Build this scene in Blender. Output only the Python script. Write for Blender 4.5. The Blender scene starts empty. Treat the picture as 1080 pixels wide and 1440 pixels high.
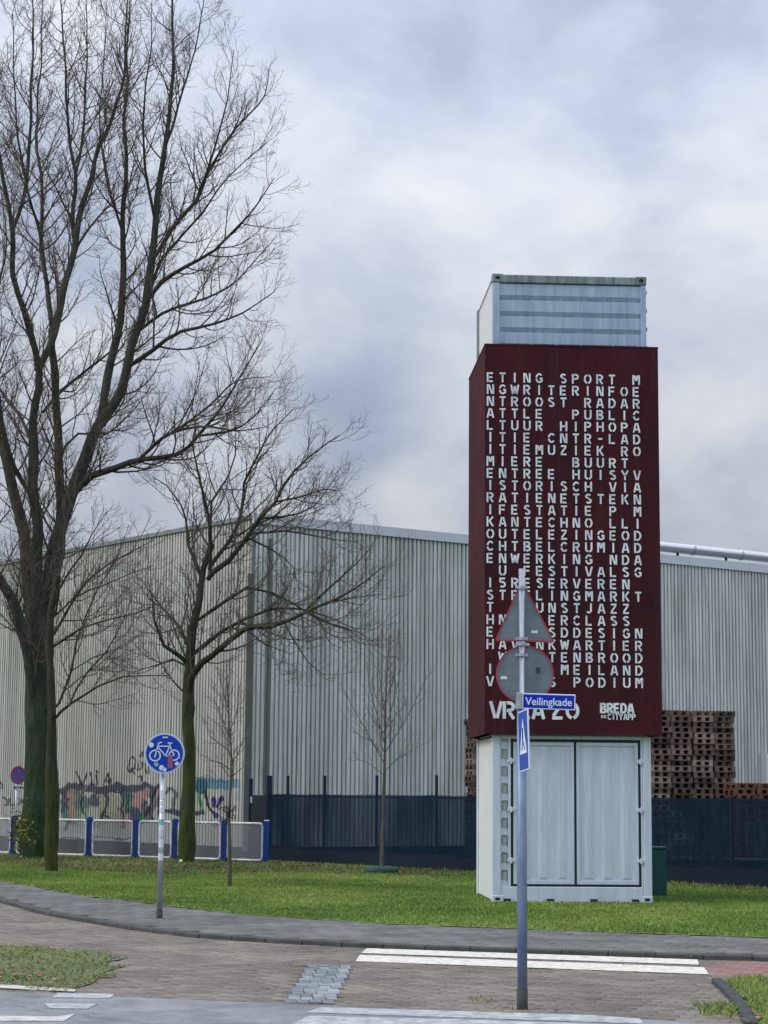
import bpy, bmesh, math, random
import numpy as np
from mathutils import Vector, Matrix, noise as mnoise

random.seed(7); rng = np.random.default_rng(7)
S = bpy.context.scene
COL = S.collection
R = math.radians

# ------------------------------------------------------------------ camera
FPX, TILT, ROLL, EYE = 2750.0, math.atan(397/2750), R(.5), 1.67
cf = np.array([0, math.cos(TILT), math.sin(TILT)])
_r = np.array([1., 0, 0]); _u = np.array([0, -math.sin(TILT), math.cos(TILT)])
cr = _r*math.cos(ROLL)+_u*math.sin(ROLL); cu = -_r*math.sin(ROLL)+_u*math.cos(ROLL)
CAM = np.array([0, 0, EYE])
cam_d = bpy.data.cameras.new('camera'); cam = bpy.data.objects.new('camera', cam_d); COL.objects.link(cam)
cam.matrix_world = Matrix(((cr[0], cu[0], -cf[0], 0), (cr[1], cu[1], -cf[1], 0), (cr[2], cu[2], -cf[2], EYE), (0, 0, 0, 1)))
cam_d.sensor_fit = 'VERTICAL'; cam_d.sensor_height = 24; cam_d.lens = FPX/1440*24
cam_d.clip_end = 3000; S.camera = cam

def ray(x, y): return cf + cr*(x-540)/FPX - cu*(y-720)/FPX
def G(x, y, z=0.0):          # survey point on a horizontal plane
    d = ray(x, y); return CAM + d*((z-EYE)/d[2])
def P(x, y, Y):              # survey point at a measured distance
    d = ray(x, y); return CAM + d*(Y/d[1])

# ------------------------------------------------------------------ node helper
def mat(name, rough=.8, metal=0.0, col=(.5, .5, .5), spec=.3):
    m = bpy.data.materials.new(name); m.use_nodes = True
    b = m.node_tree.nodes['Principled BSDF']
    b.inputs['Base Color'].default_value = (*col, 1); b.inputs['Roughness'].default_value = rough
    b.inputs['Metallic'].default_value = metal; b.inputs['Specular IOR Level'].default_value = spec
    return m
class N:
    def __init__(s, m): s.t = m.node_tree; s.n = s.t.nodes; s.l = s.t.links; s.b = s.n.get('Principled BSDF')
    def new(s, ty, **k):
        o = s.n.new(ty)
        for a, v in k.items(): setattr(o, a, v)
        return o
    def link(s, a, b): s.l.new(a, b)
    def coord(s, scale=(1, 1, 1), src='Object'):
        if src == 'World': c = s.new('ShaderNodeNewGeometry').outputs['Position']
        else: c = s.new('ShaderNodeTexCoord').outputs[src]
        mp = s.new('ShaderNodeMapping'); mp.inputs['Scale'].default_value = scale; s.link(c, mp.inputs[0]); return mp.outputs[0]
    def noise(s, vec, scale, detail=4, rough=.6, dist=0):
        o = s.new('ShaderNodeTexNoise'); s.link(vec, o.inputs['Vector']); o.inputs['Scale'].default_value = scale
        o.inputs['Detail'].default_value = detail; o.inputs['Roughness'].default_value = rough; o.inputs['Distortion'].default_value = dist
        return o.outputs['Fac']
    def ramp(s, fac, stops):
        o = s.new('ShaderNodeValToRGB'); s.link(fac, o.inputs[0]); e = o.color_ramp.elements
        while len(e) < len(stops): e.new(.5)
        for i, (p, c) in enumerate(stops): e[i].position = p; e[i].color = (*c, 1) if len(c) == 3 else c
        return o.outputs[0]
    def mix(s, fac, a, b, mode='MIX'):
        o = s.new('ShaderNodeMix', data_type='RGBA', blend_type=mode)
        for inp, v in ((o.inputs[0], fac), (o.inputs[6], a), (o.inputs[7], b)):
            if hasattr(v, 'links'): s.link(v, inp)
            elif isinstance(v, (int, float)): inp.default_value = v
            else: inp.default_value = (*v, 1)
        return o.outputs[2]
    def math(s, op, a, b=0.0, clamp=False):
        o = s.new('ShaderNodeMath', operation=op); o.use_clamp = clamp
        for inp, v in ((o.inputs[0], a), (o.inputs[1], b)):
            if hasattr(v, 'links'): s.link(v, inp)
            else: inp.default_value = v
        return o.outputs[0]
    def bump(s, h, strength=.3, dist=.01):
        o = s.new('ShaderNodeBump'); o.inputs['Strength'].default_value = strength; o.inputs['Distance'].default_value = dist
        s.link(h, o.inputs['Height']); s.link(o.outputs[0], s.b.inputs['Normal'])
    def base(s, c): s.link(c, s.b.inputs['Base Color'])

# ------------------------------------------------------------------ world: overcast sky over a Nishita sky
SUN_EL, SUN_AZ = R(36.9), R(-100.5)     # sun behind cloud, to the left of the camera
W = bpy.data.worlds.new('World'); S.world = W; W.use_nodes = True
n = N(W); bg = n.n['Background']
sky = n.new('ShaderNodeTexSky', sky_type='NISHITA'); sky.sun_disc = False
sky.sun_elevation = SUN_EL; sky.sun_rotation = SUN_AZ; sky.dust_density = 2.0
tc = n.new('ShaderNodeTexCoord'); sep = n.new('ShaderNodeSeparateXYZ'); n.link(tc.outputs['Generated'], sep.inputs[0])
zc = n.math('MAXIMUM', sep.outputs[2], 0.0)
vn = n.new('ShaderNodeMapping'); vn.inputs['Scale'].default_value = (1, 1, 1.7); n.link(tc.outputs['Generated'], vn.inputs[0])
big = n.noise(vn.outputs[0], 4.6, 7, .50, .35)
mp2 = n.new('ShaderNodeMapping'); mp2.inputs['Location'].default_value = (4.3, 1.2, 9); n.link(vn.outputs[0], mp2.inputs[0])
fine = n.noise(mp2.outputs[0], 11, 8, .55, .25)
cl = n.math('ADD', n.math('MULTIPLY', big, .60), n.math('MULTIPLY', fine, .40))
wn = n.new('ShaderNodeTexNoise'); wn.inputs['Scale'].default_value = 9; wn.inputs['Detail'].default_value = 5; n.link(vn.outputs[0], wn.inputs['Vector'])
wv = n.new('ShaderNodeVectorMath', operation='SUBTRACT'); n.link(wn.outputs['Color'], wv.inputs[0]); wv.inputs[1].default_value = (.5, .5, .5)
ws = n.new('ShaderNodeVectorMath', operation='SCALE'); n.link(wv.outputs[0], ws.inputs[0]); ws.inputs['Scale'].default_value = .11
wd = n.new('ShaderNodeVectorMath', operation='ADD'); n.link(tc.outputs['Generated'], wd.inputs[0]); n.link(ws.outputs[0], wd.inputs[1])
# the bigger cloud masses of the day, as bearings on the dome (px, py, radius px, brightness)
for (bx_, by_, br__, ba_) in ((920, 20, 330, -.15), (470, 10, 230, -.12), (150, 40, 230, -.08), (560, 275, 150, -.045), (700, 330, 180, .02), (890, 175, 110, -.06), (400, 170, 80, .05), (1050, 300, 120, .05),
                           (545, 430, 150, -.08), (505, 585, 120, -.09), (600, 700, 110, .10), (1010, 600, 110, .07), (1040, 690, 70, -.05), (40, 480, 110, .11), (250, 330, 120, .04), (940, 430, 110, -.01)):
    dv = ray(bx_, by_); dv = dv/np.linalg.norm(dv); rr_ = br__/FPX
    di = n.new('ShaderNodeVectorMath', operation='DISTANCE'); n.link(wd.outputs[0], di.inputs[0]); di.inputs[1].default_value = tuple(dv)
    mr = n.new('ShaderNodeMapRange', interpolation_type='SMOOTHERSTEP'); n.link(di.outputs['Value'], mr.inputs[0])
    mr.inputs[1].default_value = 0; mr.inputs[2].default_value = rr_*1.5; mr.inputs[3].default_value = ba_; mr.inputs[4].default_value = 0
    cl = n.math('ADD', cl, mr.outputs[0])
ccol = n.ramp(cl, [(.34, (.345, .395, .50)), (.43, (.43, .48, .585)), (.51, (.53, .572, .66)), (.59, (.63, .66, .715)), (.72, (.77, .785, .81))])
lift = n.math('ADD', n.math('MULTIPLY', zc, 2.1), .56)      # overcast sky: the zenith is brighter than the horizon
cc2 = n.new('ShaderNodeVectorMath', operation='SCALE'); n.link(ccol, cc2.inputs[0]); n.link(lift, cc2.inputs['Scale'])
sk = n.new('ShaderNodeVectorMath', operation='SCALE'); n.link(sky.outputs[0], sk.inputs[0]); sk.inputs['Scale'].default_value = .9
skyt = n.new('ShaderNodeVectorMath', operation='SCALE'); n.link(cc2.outputs[0], skyt.inputs[0]); skyt.inputs['Scale'].default_value = 1/.1
WMIX = .93
n.link(n.mix(WMIX, sk.outputs[0], skyt.outputs[0]), bg.inputs[0]); bg.inputs[1].default_value = .1
sun_d = bpy.data.lights.new('sun', 'SUN'); sun_d.energy = 1.4; sun_d.angle = R(25); sun_d.color = (1, .96, .9)
sun = bpy.data.objects.new('sun', sun_d); COL.objects.link(sun)
sd = Vector((math.sin(SUN_AZ)*math.cos(SUN_EL), math.cos(SUN_AZ)*math.cos(SUN_EL), math.sin(SUN_EL)))
sun.rotation_euler = sd.to_track_quat('Z', 'Y').to_euler()
S.view_settings.view_transform = 'Standard'; S.view_settings.look = 'None'; S.view_settings.gamma = 1
S.view_settings.use_curve_mapping = False; S.view_settings.exposure = 0.14

# ------------------------------------------------------------------ mesh helpers
def props(o, label=None, cat=None, group=None, kind=None):
    if label: o['label'] = label
    if cat: o['category'] = cat
    if group: o['group'] = group
    if kind: o['kind'] = kind
    return o
def link(name, me, m=None, parent=None, loc=None):
    if m is not None and not me.materials: me.materials.append(m)
    o = bpy.data.objects.new(name, me); COL.objects.link(o)
    if parent: o.parent = parent
    if loc is not None: o.location = loc
    return o
def empty(name, loc, rz=0):
    o = bpy.data.objects.new(name, None); COL.objects.link(o); o.location = loc; o.rotation_euler = (0, 0, rz)
    o.empty_display_size = .1
    return o
class MB:
    def __init__(s): s.v = []; s.f = []
    def quadmesh(s, vs, fs):
        k = len(s.v); s.v += [tuple(v) for v in vs]; s.f += [tuple(i+k for i in f) for f in fs]; return s
    def box(s, x0, x1, y0, y1, z0, z1):
        return s.quadmesh([(x0, y0, z0), (x1, y0, z0), (x1, y1, z0), (x0, y1, z0), (x0, y0, z1), (x1, y0, z1), (x1, y1, z1), (x0, y1, z1)],
                          [(0, 3, 2, 1), (4, 5, 6, 7), (0, 1, 5, 4), (1, 2, 6, 5), (2, 3, 7, 6), (3, 0, 4, 7)])
    def bbox(s, x0, x1, y0, y1, z0, z1, b=.01):     # box with chamfered long edges
        b = min(b, (x1-x0)*.4, (y1-y0)*.4, (z1-z0)*.4)
        bm = bmesh.new(); bmesh.ops.create_cube(bm, size=1)
        for v in bm.verts: v.co = Vector(((x0+x1)/2+v.co.x*(x1-x0), (y0+y1)/2+v.co.y*(y1-y0), (z0+z1)/2+v.co.z*(z1-z0)))
        bmesh.ops.bevel(bm, geom=bm.edges[:], offset=b, segments=1, affect='EDGES')
        s.quadmesh([v.co[:] for v in bm.verts], [[v.index for v in f.verts] for f in bm.faces]); bm.free(); return s
    def tube(s, pts, r, sides=8, cap=True):
        pts = [Vector(p) for p in pts]; k = len(s.v)
        rs = r if hasattr(r, '__len__') else [r]*len(pts)
        for i, p in enumerate(pts):
            t = (pts[min(i+1, len(pts)-1)]-pts[max(i-1, 0)]).normalized()
            a = t.cross(Vector((0, 0, 1)) if abs(t.z) < .9 else Vector((0, 1, 0))).normalized(); b = t.cross(a)
            for j in range(sides):
                w = 2*math.pi*j/sides; s.v.append(tuple(p+(a*math.cos(w)+b*math.sin(w))*rs[i]))
        for i in range(len(pts)-1):
            for j in range(sides):
                q = (j+1) % sides; s.f.append((k+i*sides+j, k+i*sides+q, k+(i+1)*sides+q, k+(i+1)*sides+j))
        if cap:
            s.f.append(tuple(k+j for j in range(sides))[::-1]); s.f.append(tuple(k+(len(pts)-1)*sides+j for j in range(sides)))
        return s
    def prism(s, poly, y0, y1, flip=False):          # polygon in xz extruded along y
        m_ = len(poly)
        vs = [(p[0], y0, p[1]) for p in poly]+[(p[0], y1, p[1]) for p in poly]
        fs = [tuple(range(m_)), tuple(range(m_, 2*m_))[::-1]]+[(i, i+m_, (i+1) % m_+m_, (i+1) % m_) for i in range(m_)]
        return s.quadmesh(vs, fs)
    def mesh(s, name, smooth=False):
        me = bpy.data.meshes.new(name); me.from_pydata(s.v, [], s.f); me.validate()
        bm = bmesh.new(); bm.from_mesh(me); bmesh.ops.recalc_face_normals(bm, faces=bm.faces[:]); bm.to_mesh(me); bm.free()
        if smooth: me.polygons.foreach_set('use_smooth', [True]*len(me.polygons)); 
        return me
    def build(s, name, m, parent=None, loc=None, smooth=False): return link(name, s.mesh(name, smooth), m, parent, loc)
def np_mesh(name, verts, faces, fsize):
    me = bpy.data.meshes.new(name); nf = len(faces)
    me.vertices.add(len(verts)); me.vertices.foreach_set('co', np.ascontiguousarray(verts, dtype=np.float32).ravel())
    me.loops.add(nf*fsize); me.loops.foreach_set('vertex_index', np.ascontiguousarray(faces, dtype=np.int32).ravel())
    me.polygons.add(nf); me.polygons.foreach_set('loop_start', np.arange(0, nf*fsize, fsize, dtype=np.int32))
    me.update(calc_edges=True); return me
def tint_attr(me, vals, name='tint'):
    a = me.attributes.new(name, 'FLOAT', 'POINT'); a.data.foreach_set('value', np.ascontiguousarray(vals, dtype=np.float32))

# ------------------------------------------------------------------ materials
M = {}
def m_tile(name, stops, scale=30, rough=.85, bump=.4):
    m = mat(name, rough); n = N(m)
    at = n.new('ShaderNodeAttribute', attribute_name='tint'); c = n.ramp(at.outputs['Fac'], stops)
    w = n.coord((1, 1, 1), 'World'); g = n.noise(w, scale, 5, .7); st = n.noise(w, .9, 5, .65)
    c = n.mix(1, c, n.ramp(g, [(.25, (.62, .62, .62)), (.75, (1.25, 1.25, 1.25))]), 'MULTIPLY')
    c = n.mix(1, c, n.ramp(st, [(.3, (.66, .67, .65)), (.5, (.95, .94, .93)), (.7, (1.18, 1.15, 1.1))]), 'MULTIPLY')
    n.base(c); n.bump(g, bump, .01); M[name] = m; return m
m_tile('clinker', [(0, (.135, .115, .10)), (.3, (.185, .16, .14)), (.7, (.235, .205, .178)), (1, (.30, .265, .225))], 26)
m_tile('red_clinker', [(0, (.20, .12, .11)), (.5, (.28, .16, .15)), (1, (.34, .20, .18))], 26)
m_tile('paver', [(0, (.118, .122, .122)), (.5, (.150, .153, .152)), (1, (.20, .202, .20))], 22)
m_tile('blue_tile', [(0, (.17, .195, .22)), (.5, (.235, .26, .29)), (1, (.32, .345, .375))], 22)
def m_ground(name, c0, c1, c2, s1=1.2, s2=40, rough=.9, b=.4, far=None):
    m = mat(name, rough); n = N(m); w = n.coord((1, 1, 1), 'World')
    a = n.noise(w, s1, 5, .65); f = n.noise(w, s2, 4, .75)
    c = n.ramp(a, [(.3, c0), (.5, c1), (.7, c2)])
    c = n.mix(1, c, n.ramp(f, [(.3, (.72, .72, .72)), (.7, (1.22, 1.22, 1.22))]), 'MULTIPLY')
    n.base(c); n.bump(f, b, .01); M[name] = m; return m
m_ground('asphalt', (.18, .19, .20), (.235, .245, .255), (.30, .305, .31), 1.1, 60)
n = N(M['asphalt']); old = n.b.inputs['Base Color'].links[0].from_socket
w = n.coord((1, 1, 1), 'World'); wv_ = n.new('ShaderNodeTexNoise'); wv_.inputs['Scale'].default_value = 1.3; wv_.inputs['Detail'].default_value = 6; n.link(w, wv_.inputs['Vector'])
mxv = n.mix(.55, w, wv_.outputs['Color'], 'ADD')
vo = n.new('ShaderNodeTexVoronoi', feature='DISTANCE_TO_EDGE'); vo.inputs['Scale'].default_value = .33; n.link(mxv, vo.inputs['Vector'])
ck = n.ramp(vo.outputs['Distance'], [(.0015, (.62, .62, .62)), (.005, (1, 1, 1))]); pt = n.ramp(n.noise(w, 2.6, 5, .75), [(.40, (.80, .80, .80)), (.5, (1, 1, 1)), (.62, (1.12, 1.12, 1.12))])
n.base(n.mix(1, n.mix(1, old, ck, 'MULTIPLY'), pt, 'MULTIPLY'))
m_ground('yard_asphalt', (.10, .105, .115), (.13, .135, .145), (.16, .165, .17), .4, 30)
m_ground('joint_sand', (.045, .042, .037), (.06, .055, .045), (.05, .06, .035), 2, 60)
m_ground('lawn_soil', (.11, .18, .04), (.16, .245, .054), (.205, .285, .068), .55, 22, .95)
m_ground('dirt', (.06, .048, .034), (.085, .068, .045), (.075, .095, .035), 1.6, 30, .95)
m_ground('verge_soil', (.085, .10, .05), (.13, .15, .075), (.17, .165, .12), 2.6, 30, .95)
m_ground('kerb_concrete', (.055, .057, .057), (.075, .076, .074), (.10, .10, .095), 3, 40)
m_ground('far_ground', (.06, .08, .04), (.08, .09, .05), (.10, .10, .07), .05, 3)
def m_paint(name, col, worn, s=9, rough=.7, amt=.5):
    m = mat(name, rough); n = N(m); w = n.coord((1, 1, 1), 'World')
    f = n.noise(w, s, 8, .75); n.base(n.mix(n.ramp(f, [(amt-.12, (0, 0, 0)), (amt+.1, (1, 1, 1))]), col, worn))
    n.bump(f, .2, .003); M[name] = m; return m
m_paint('road_white', (.78, .74, .66), (.40, .385, .35), 11, .6, .555)
m_paint('worn_white', (.52, .53, .53), (.26, .28, .30), 7, .7, .50)
m_paint('kerb_white', (.66, .65, .62), (.38, .37, .35), 8)

def m_cladding(name, c_lo, c_hi, green):
    m = mat(name, .55, .15); n = N(m)
    w = n.coord((5, 5, .12), 'World'); w2 = n.coord((1, 1, 1), 'World')
    st = n.noise(w, 1.6, 6, .7); bl = n.noise(w2, .22, 4, .6); sp = n.noise(n.coord((9, 9, .35), 'World'), 2, 5, .7)
    c = n.ramp(st, [(.28, tuple(x*.55 for x in c_lo)), (.45, c_lo), (.68, c_hi)])
    z = n.new('ShaderNodeSeparateXYZ'); n.link(n.new('ShaderNodeNewGeometry').outputs['Position'], z.inputs[0])
    # algae film: patchy, reaching up in runs
    al = n.math('MULTIPLY', n.ramp(bl, [(.42, (0, 0, 0)), (.66, (1, 1, 1))]), n.ramp(st, [(.35, (.9,)*3), (.7, (.2,)*3)]))
    c = n.mix(n.math('MULTIPLY', al, .55), c, green)
    c = n.mix(n.ramp(sp, [(.52, (0, 0, 0)), (.74, (.62, .62, .62))]), c, (.15, .165, .14))
    at = n.new('ShaderNodeAttribute', attribute_name='paint'); 
    c = n.mix(at.outputs['Alpha'], c, at.outputs['Color'])
    oi = n.new('ShaderNodeObjectInfo'); v = n.ramp(oi.outputs['Random'], [(0, (.84, .85, .85)), (.5, (.97, .97, .96)), (1, (1.06, 1.06, 1.06))])
    n.base(n.mix(1, c, v, 'MULTIPLY')); n.bump(sp, .08, .01); M[name] = m
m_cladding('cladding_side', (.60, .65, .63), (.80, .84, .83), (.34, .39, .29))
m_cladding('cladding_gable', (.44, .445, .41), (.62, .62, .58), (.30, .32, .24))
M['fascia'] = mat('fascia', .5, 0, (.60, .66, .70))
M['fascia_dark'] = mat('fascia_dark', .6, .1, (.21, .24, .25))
M['column_grey'] = mat('column_grey', .7, 0, (.11, .125, .115))
M['stain_strip'] = mat('stain_strip', .7, 0, (.15, .18, .155))
M['galv'] = mat('galv', .38, .85, (.60, .62, .65)); n = N(M['galv']); f = n.noise(n.coord((1, 1, .4)), 18, 4, .6)
n.base(n.ramp(f, [(.3, (.36, .39, .44)), (.7, (.58, .62, .68))]))
M['duct'] = mat('duct', .28, .9, (.66, .68, .72))

def m_container(name, base, dark, streak=.5, rough=.5):
    m = mat(name, rough); n = N(m); w = n.coord((7, 7, .7), 'World'); w2 = n.coord((1, 1, 1), 'World')
    a = n.noise(w, 1.6, 6, .7); b_ = n.noise(w2, 2.3, 6, .7); g = n.noise(w2, 17, 6, .7)
    c = n.mix(n.ramp(a, [(.40, (streak,)*3), (.66, (0, 0, 0))]), base, dark)
    c = n.mix(n.ramp(b_, [(.58, (0, 0, 0)), (.75, (.4,)*3)]), c, tuple(x*1.15 for x in base))
    c = n.mix(n.ramp(g, [(.66, (0, 0, 0)), (.74, (.55,)*3)]), c, (dark[0]*.8, dark[1]*.72, dark[2]*.62))
    ru = n.noise(n.coord((1, 1, .45), 'World'), 11, 6, .75); c = n.mix(n.ramp(ru, [(.685, (0, 0, 0)), (.73, (.75,)*3)]), c, (.16, .075, .04))
    n.base(c); n.bump(g, .08, .004); M[name] = m
m_container('container_paint', (.60, .675, .80), (.36, .41, .49), .42)
m_container('upper_paint', (.43, .55, .70), (.22, .31, .42), .6)
m_container('pale_lit_side_paint', (.72, .74, .74), (.50, .52, .52), .25)  # paler than the fronts: light from the left put into the left walls' colour
m_container('rail_paint', (.30, .37, .38), (.10, .14, .14), .9, .7)
m = mat('corten', .8, 0, (.06, .014, .018), .12); n = N(m); M['corten'] = m
w = n.coord((1, 1, 1), 'World'); a = n.noise(w, .9, 6, .65); g = n.noise(w, 30, 5, .7); st = n.noise(n.coord((6, 6, .35), 'World'), 1.3, 5, .7)
c = n.ramp(a, [(.3, (.034, .012, .018)), (.55, (.056, .013, .018)), (.74, (.092, .014, .017))])
c = n.mix(n.ramp(st, [(.54, (0, 0, 0)), (.76, (.38,)*3)]), c, (.12, .055, .055))
c = n.mix(n.ramp(g, [(.60, (0, 0, 0)), (.75, (.4,)*3)]), c, (.028, .010, .014)); n.base(c); n.bump(g, .12, .003)
m = mat('scratched', .7); n = N(m); M['scratched'] = m
M['letter'] = mat('letter', .5, 0, (.74, .80, .84)); n = N(M['letter']); f = n.noise(n.coord((1, 1, 1), 'World'), 5, 3, .6)
n.base(n.ramp(f, [(.30, (.52, .60, .68)), (.6, (.78, .84, .89))]))
M['black'] = mat('black', .55, 0, (.012, .014, .018))
M['rubber'] = mat('rubber', .6, 0, (.018, .03, .034))
M['pocket'] = mat('pocket', .8, 0, (.025, .027, .03))
M['recess_grey'] = mat('recess_grey', .7, 0, (.36, .39, .41))
M['blue_post'] = mat('blue_post', .45, 0, (.012, .045, .19)); n = N(M['blue_post']); f = n.noise(n.coord(), 14, 5, .7)
n.base(n.ramp(f, [(.3, (.008, .03, .12)), (.6, (.014, .055, .24)), (.8, (.10, .15, .27))]))
M['white_tube'] = mat('white_tube', .45, 0, (.68, .70, .72)); n = N(M['white_tube']); f = n.noise(n.coord(), 6, 5, .7)
n.base(n.ramp(f, [(.35, (.36, .38, .36)), (.55, (.66, .69, .70)), (.8, (.78, .80, .80))]))
M['fence_post'] = mat('fence_post', .5, 0, (.01, .018, .05))
def m_cloth(name, col, col2, open_):
    m = mat(name, .85, 0, col, .1); n = N(m); M[name] = m
    f = n.noise(n.coord((1, 1, .5), 'World'), 2.2, 5, .65); n.base(n.ramp(f, [(.35, col), (.7, col2)]))
    tr = n.new('ShaderNodeBsdfTransparent'); mx = n.new('ShaderNodeMixShader')
    n.link(n.ramp(n.noise(n.coord((1, 1, .35), 'World'), .7, 4, .6), [(.35, (max(open_-.1, 0),)*3), (.65, (open_+.1,)*3)]), mx.inputs[0])
    n.link(n.b.outputs[0], mx.inputs[1]); n.link(tr.outputs[0], mx.inputs[2]); n.link(mx.outputs[0], n.n['Material Output'].inputs[0])
m_cloth('windscreen', (.004, .014, .030), (.006, .022, .042), .08)
m_cloth('wire_mesh', (.20, .22, .25), (.27, .29, .32), .50)
M['skirt'] = mat('skirt', .8, 0, (.003, .009, .024)); 
M['sign_grey'] = mat('sign_grey', .5, .3, (.20, .25, .27)); n = N(M['sign_grey']); f = n.noise(n.coord(), 5, 5, .7)
n.base(n.ramp(f, [(.35, (.13, .175, .195)), (.65, (.20, .25, .27)), (.8, (.30, .34, .35))]))
M['red_rim'] = mat('red_rim', .45, 0, (.36, .05, .07)); M['sign_blue'] = mat('sign_blue', .35, 0, (.006, .045, .42))
M['sign_blue2'] = mat('sign_blue2', .35, 0, (.010, .06, .36))
M['name_blue'] = mat('name_blue', .35, 0, (.008, .02, .38)); M['sign_white'] = mat('sign_white', .45, 0, (.62, .72, .86))
M['pale_blue'] = mat('pale_blue', .45, 0, (.25, .42, .80)); M['sticker'] = mat('sticker', .5, 0, (.66, .70, .74))
M['sticker_teal'] = mat('sticker_teal', .5, 0, (.20, .42, .48)); M['sticker_red'] = mat('sticker_red', .5, 0, (.28, .09, .18))
M['pole_blue'] = mat('pole_blue', .5, .35, (.20, .27, .42)); n = N(M['pole_blue']); f = n.noise(n.coord((1, 1, .3)), 9, 5, .7)
n.base(n.ramp(f, [(.3, (.13, .18, .28)), (.65, (.24, .31, .45))]))
M['dark_base'] = mat('dark_base', .8, 0, (.05, .055, .06))
M['ring_red'] = mat('ring_red', .45, 0, (.33, .07, .12)); M['ring_blue'] = mat('ring_blue', .45, 0, (.12, .11, .42))
M['cabinet_green'] = mat('cabinet_green', .5, 0, (.008, .058, .062)); M['bag_green'] = mat('bag_green', .6, 0, (.008, .06, .042))
M['dark_metal'] = mat('dark_metal', .5, .2, (.025, .03, .04)); M['bench_top'] = mat('bench_top', .5, 0, (.10, .12, .13))
def m_bark(name, dark, light, moss, mossh):
    m = mat(name, .9, 0, dark, .15); n = N(m); M[name] = m
    f = n.noise(n.coord((1, 1, .22), 'World'), 9, 6, .7); b_ = n.noise(n.coord((1, 1, 1), 'World'), 1.7, 5, .65)
    c = n.ramp(f, [(.3, dark), (.7, light)])
    if moss:
        z = n.new('ShaderNodeSeparateXYZ'); n.link(n.new('ShaderNodeNewGeometry').outputs['Position'], z.inputs[0])
        h = n.math('SUBTRACT', 1.15, n.math('DIVIDE', z.outputs[2], mossh))
        k = n.math('MULTIPLY', h, n.ramp(b_, [(.3, (.3,)*3), (.6, (1.1,)*3)]), True)
        c = n.mix(k, c, n.ramp(f, [(.3, tuple(x*.5 for x in moss)), (.7, moss)]))
    n.base(c); n.bump(n.math('ADD', f, n.math('MULTIPLY', b_, .7)), 1.0, .07)
m_bark('bark_big', (.03, .036, .028), (.095, .098, .078), (.03, .075, .028), 5.6)
m_bark('bark_slim', (.025, .03, .022), (.07, .075, .05), (.075, .085, .022), 3.0)
m_bark('bark_mid', (.026, .030, .022), (.075, .078, .055), (.062, .095, .022), 5.5)
m_bark('bark_young', (.07, .068, .055), (.15, .15, .12), None, 1)
M['twig'] = mat('twig', .9, 0, (.115, .095, .08), .1); M['twig_warm'] = mat('twig_warm', .9, 0, (.20, .155, .125), .1)
M['twig_young'] = mat('twig_young', .9, 0, (.17, .15, .13), .1)
def m_leafy(name, stops, trans=False):
    m = mat(name, .75, 0, stops[0][1], .2); n = N(m); M[name] = m
    at = n.new('ShaderNodeAttribute', attribute_name='tint'); n.base(n.ramp(at.outputs['Fac'], stops))
m_leafy('grass', [(0, (.10, .165, .036)), (.4, (.165, .245, .055)), (.75, (.225, .30, .07)), (1, (.32, .35, .12))])
m_leafy('litter', [(0, (.05, .035, .022)), (.35, (.12, .075, .04)), (.65, (.20, .12, .05)), (.85, (.28, .09, .06)), (1, (.34, .26, .12))])
m_leafy('red_litter', [(0, (.10, .03, .025)), (.4, (.30, .08, .06)), (.75, (.40, .16, .12)), (1, (.45, .28, .20))])
m_leafy('ivy', [(0, (.06, .09, .02)), (.5, (.16, .20, .05)), (.85, (.30, .32, .09)), (1, (.42, .42, .16))])
m = mat('pallet', .85); n = N(m); M['pallet'] = m
oi = n.new('ShaderNodeObjectInfo'); c = n.ramp(oi.outputs['Random'], [(0, (.07, .05, .042)), (.35, (.15, .105, .085)), (.75, (.23, .165, .135)), (1, (.42, .34, .28))])
g = n.noise(n.coord((1, 1, 1), 'World'), 3, 4, .6)
n.base(n.mix(1, c, n.ramp(g, [(.3, (.6,)*3), (.7, (1.2,)*3)]), 'MULTIPLY'))
M['pallet_red'] = mat('pallet_red', .85, 0, (.17, .085, .06))

# ================================================================== GROUND
def sheet(name, pts, z, m, kind='structure'):
    me = bpy.data.meshes.new(name); me.from_pydata([(p[0], p[1], z if len(p) < 3 else p[2]) for p in pts], [], [tuple(range(len(pts)))])
    if me.polygons[0].normal.z < 0: me.flip_normals()
    o = link(name, me, m); o['kind'] = kind; return o
sheet('ground', [(-900, -300), (900, -300), (900, 2200), (-900, 2200)], -1.05, M['far_ground'])
KERB = [(-60, 153), (-14, 49), (-9.2, 38), (-5.8, 30.35), (-4.55, 27.2), (-3.05, 24.45), (-2.1, 23.2), (-1.08, 22.44), (.3, 21.75), (1.6, 21.35), (4, 20.6), (9, 19.1), (22, 15.2)]
PBACK = [(-60, 160), (-14, 52.5), (-10, 43.5), (-6.91, 36.1), (-4.6, 31.2), (-1.86, 26.8), (0, 25.2), (2.2, 24.2), (4.53, 23.3), (9, 21.8), (22, 17.8)]
ASPH = [(-60, 36.0), (-14, 20.7), (-2.26, 16.6), (-.77, 16.12), (2.49, 15.08), (8, 13.3), (22, 9)]
sheet('road', [(-60, -20), (22, -20)]+ASPH[::-1], -.002, M['asphalt'])
def strip_between(name, A, B, z, m, zb=None):
    v = [(p[0], p[1], z) for p in A]+[(p[0], p[1], z if zb is None else zb) for p in B]
    k = len(A); f = [(i, i+1, k+i+1, k+i) for i in range(k-1)]
    me = bpy.data.meshes.new(name); me.from_pydata(v, [], f)
    bm = bmesh.new(); bm.from_mesh(me); bmesh.ops.recalc_face_normals(bm, faces=bm.faces[:])
    if sum(f_.normal.z for f_ in bm.faces) < 0: bmesh.ops.reverse_faces(bm, faces=bm.faces[:])
    bm.to_mesh(me); bm.free()
    o = link(name, me, m); o['kind'] = 'structure'; return o
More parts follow.
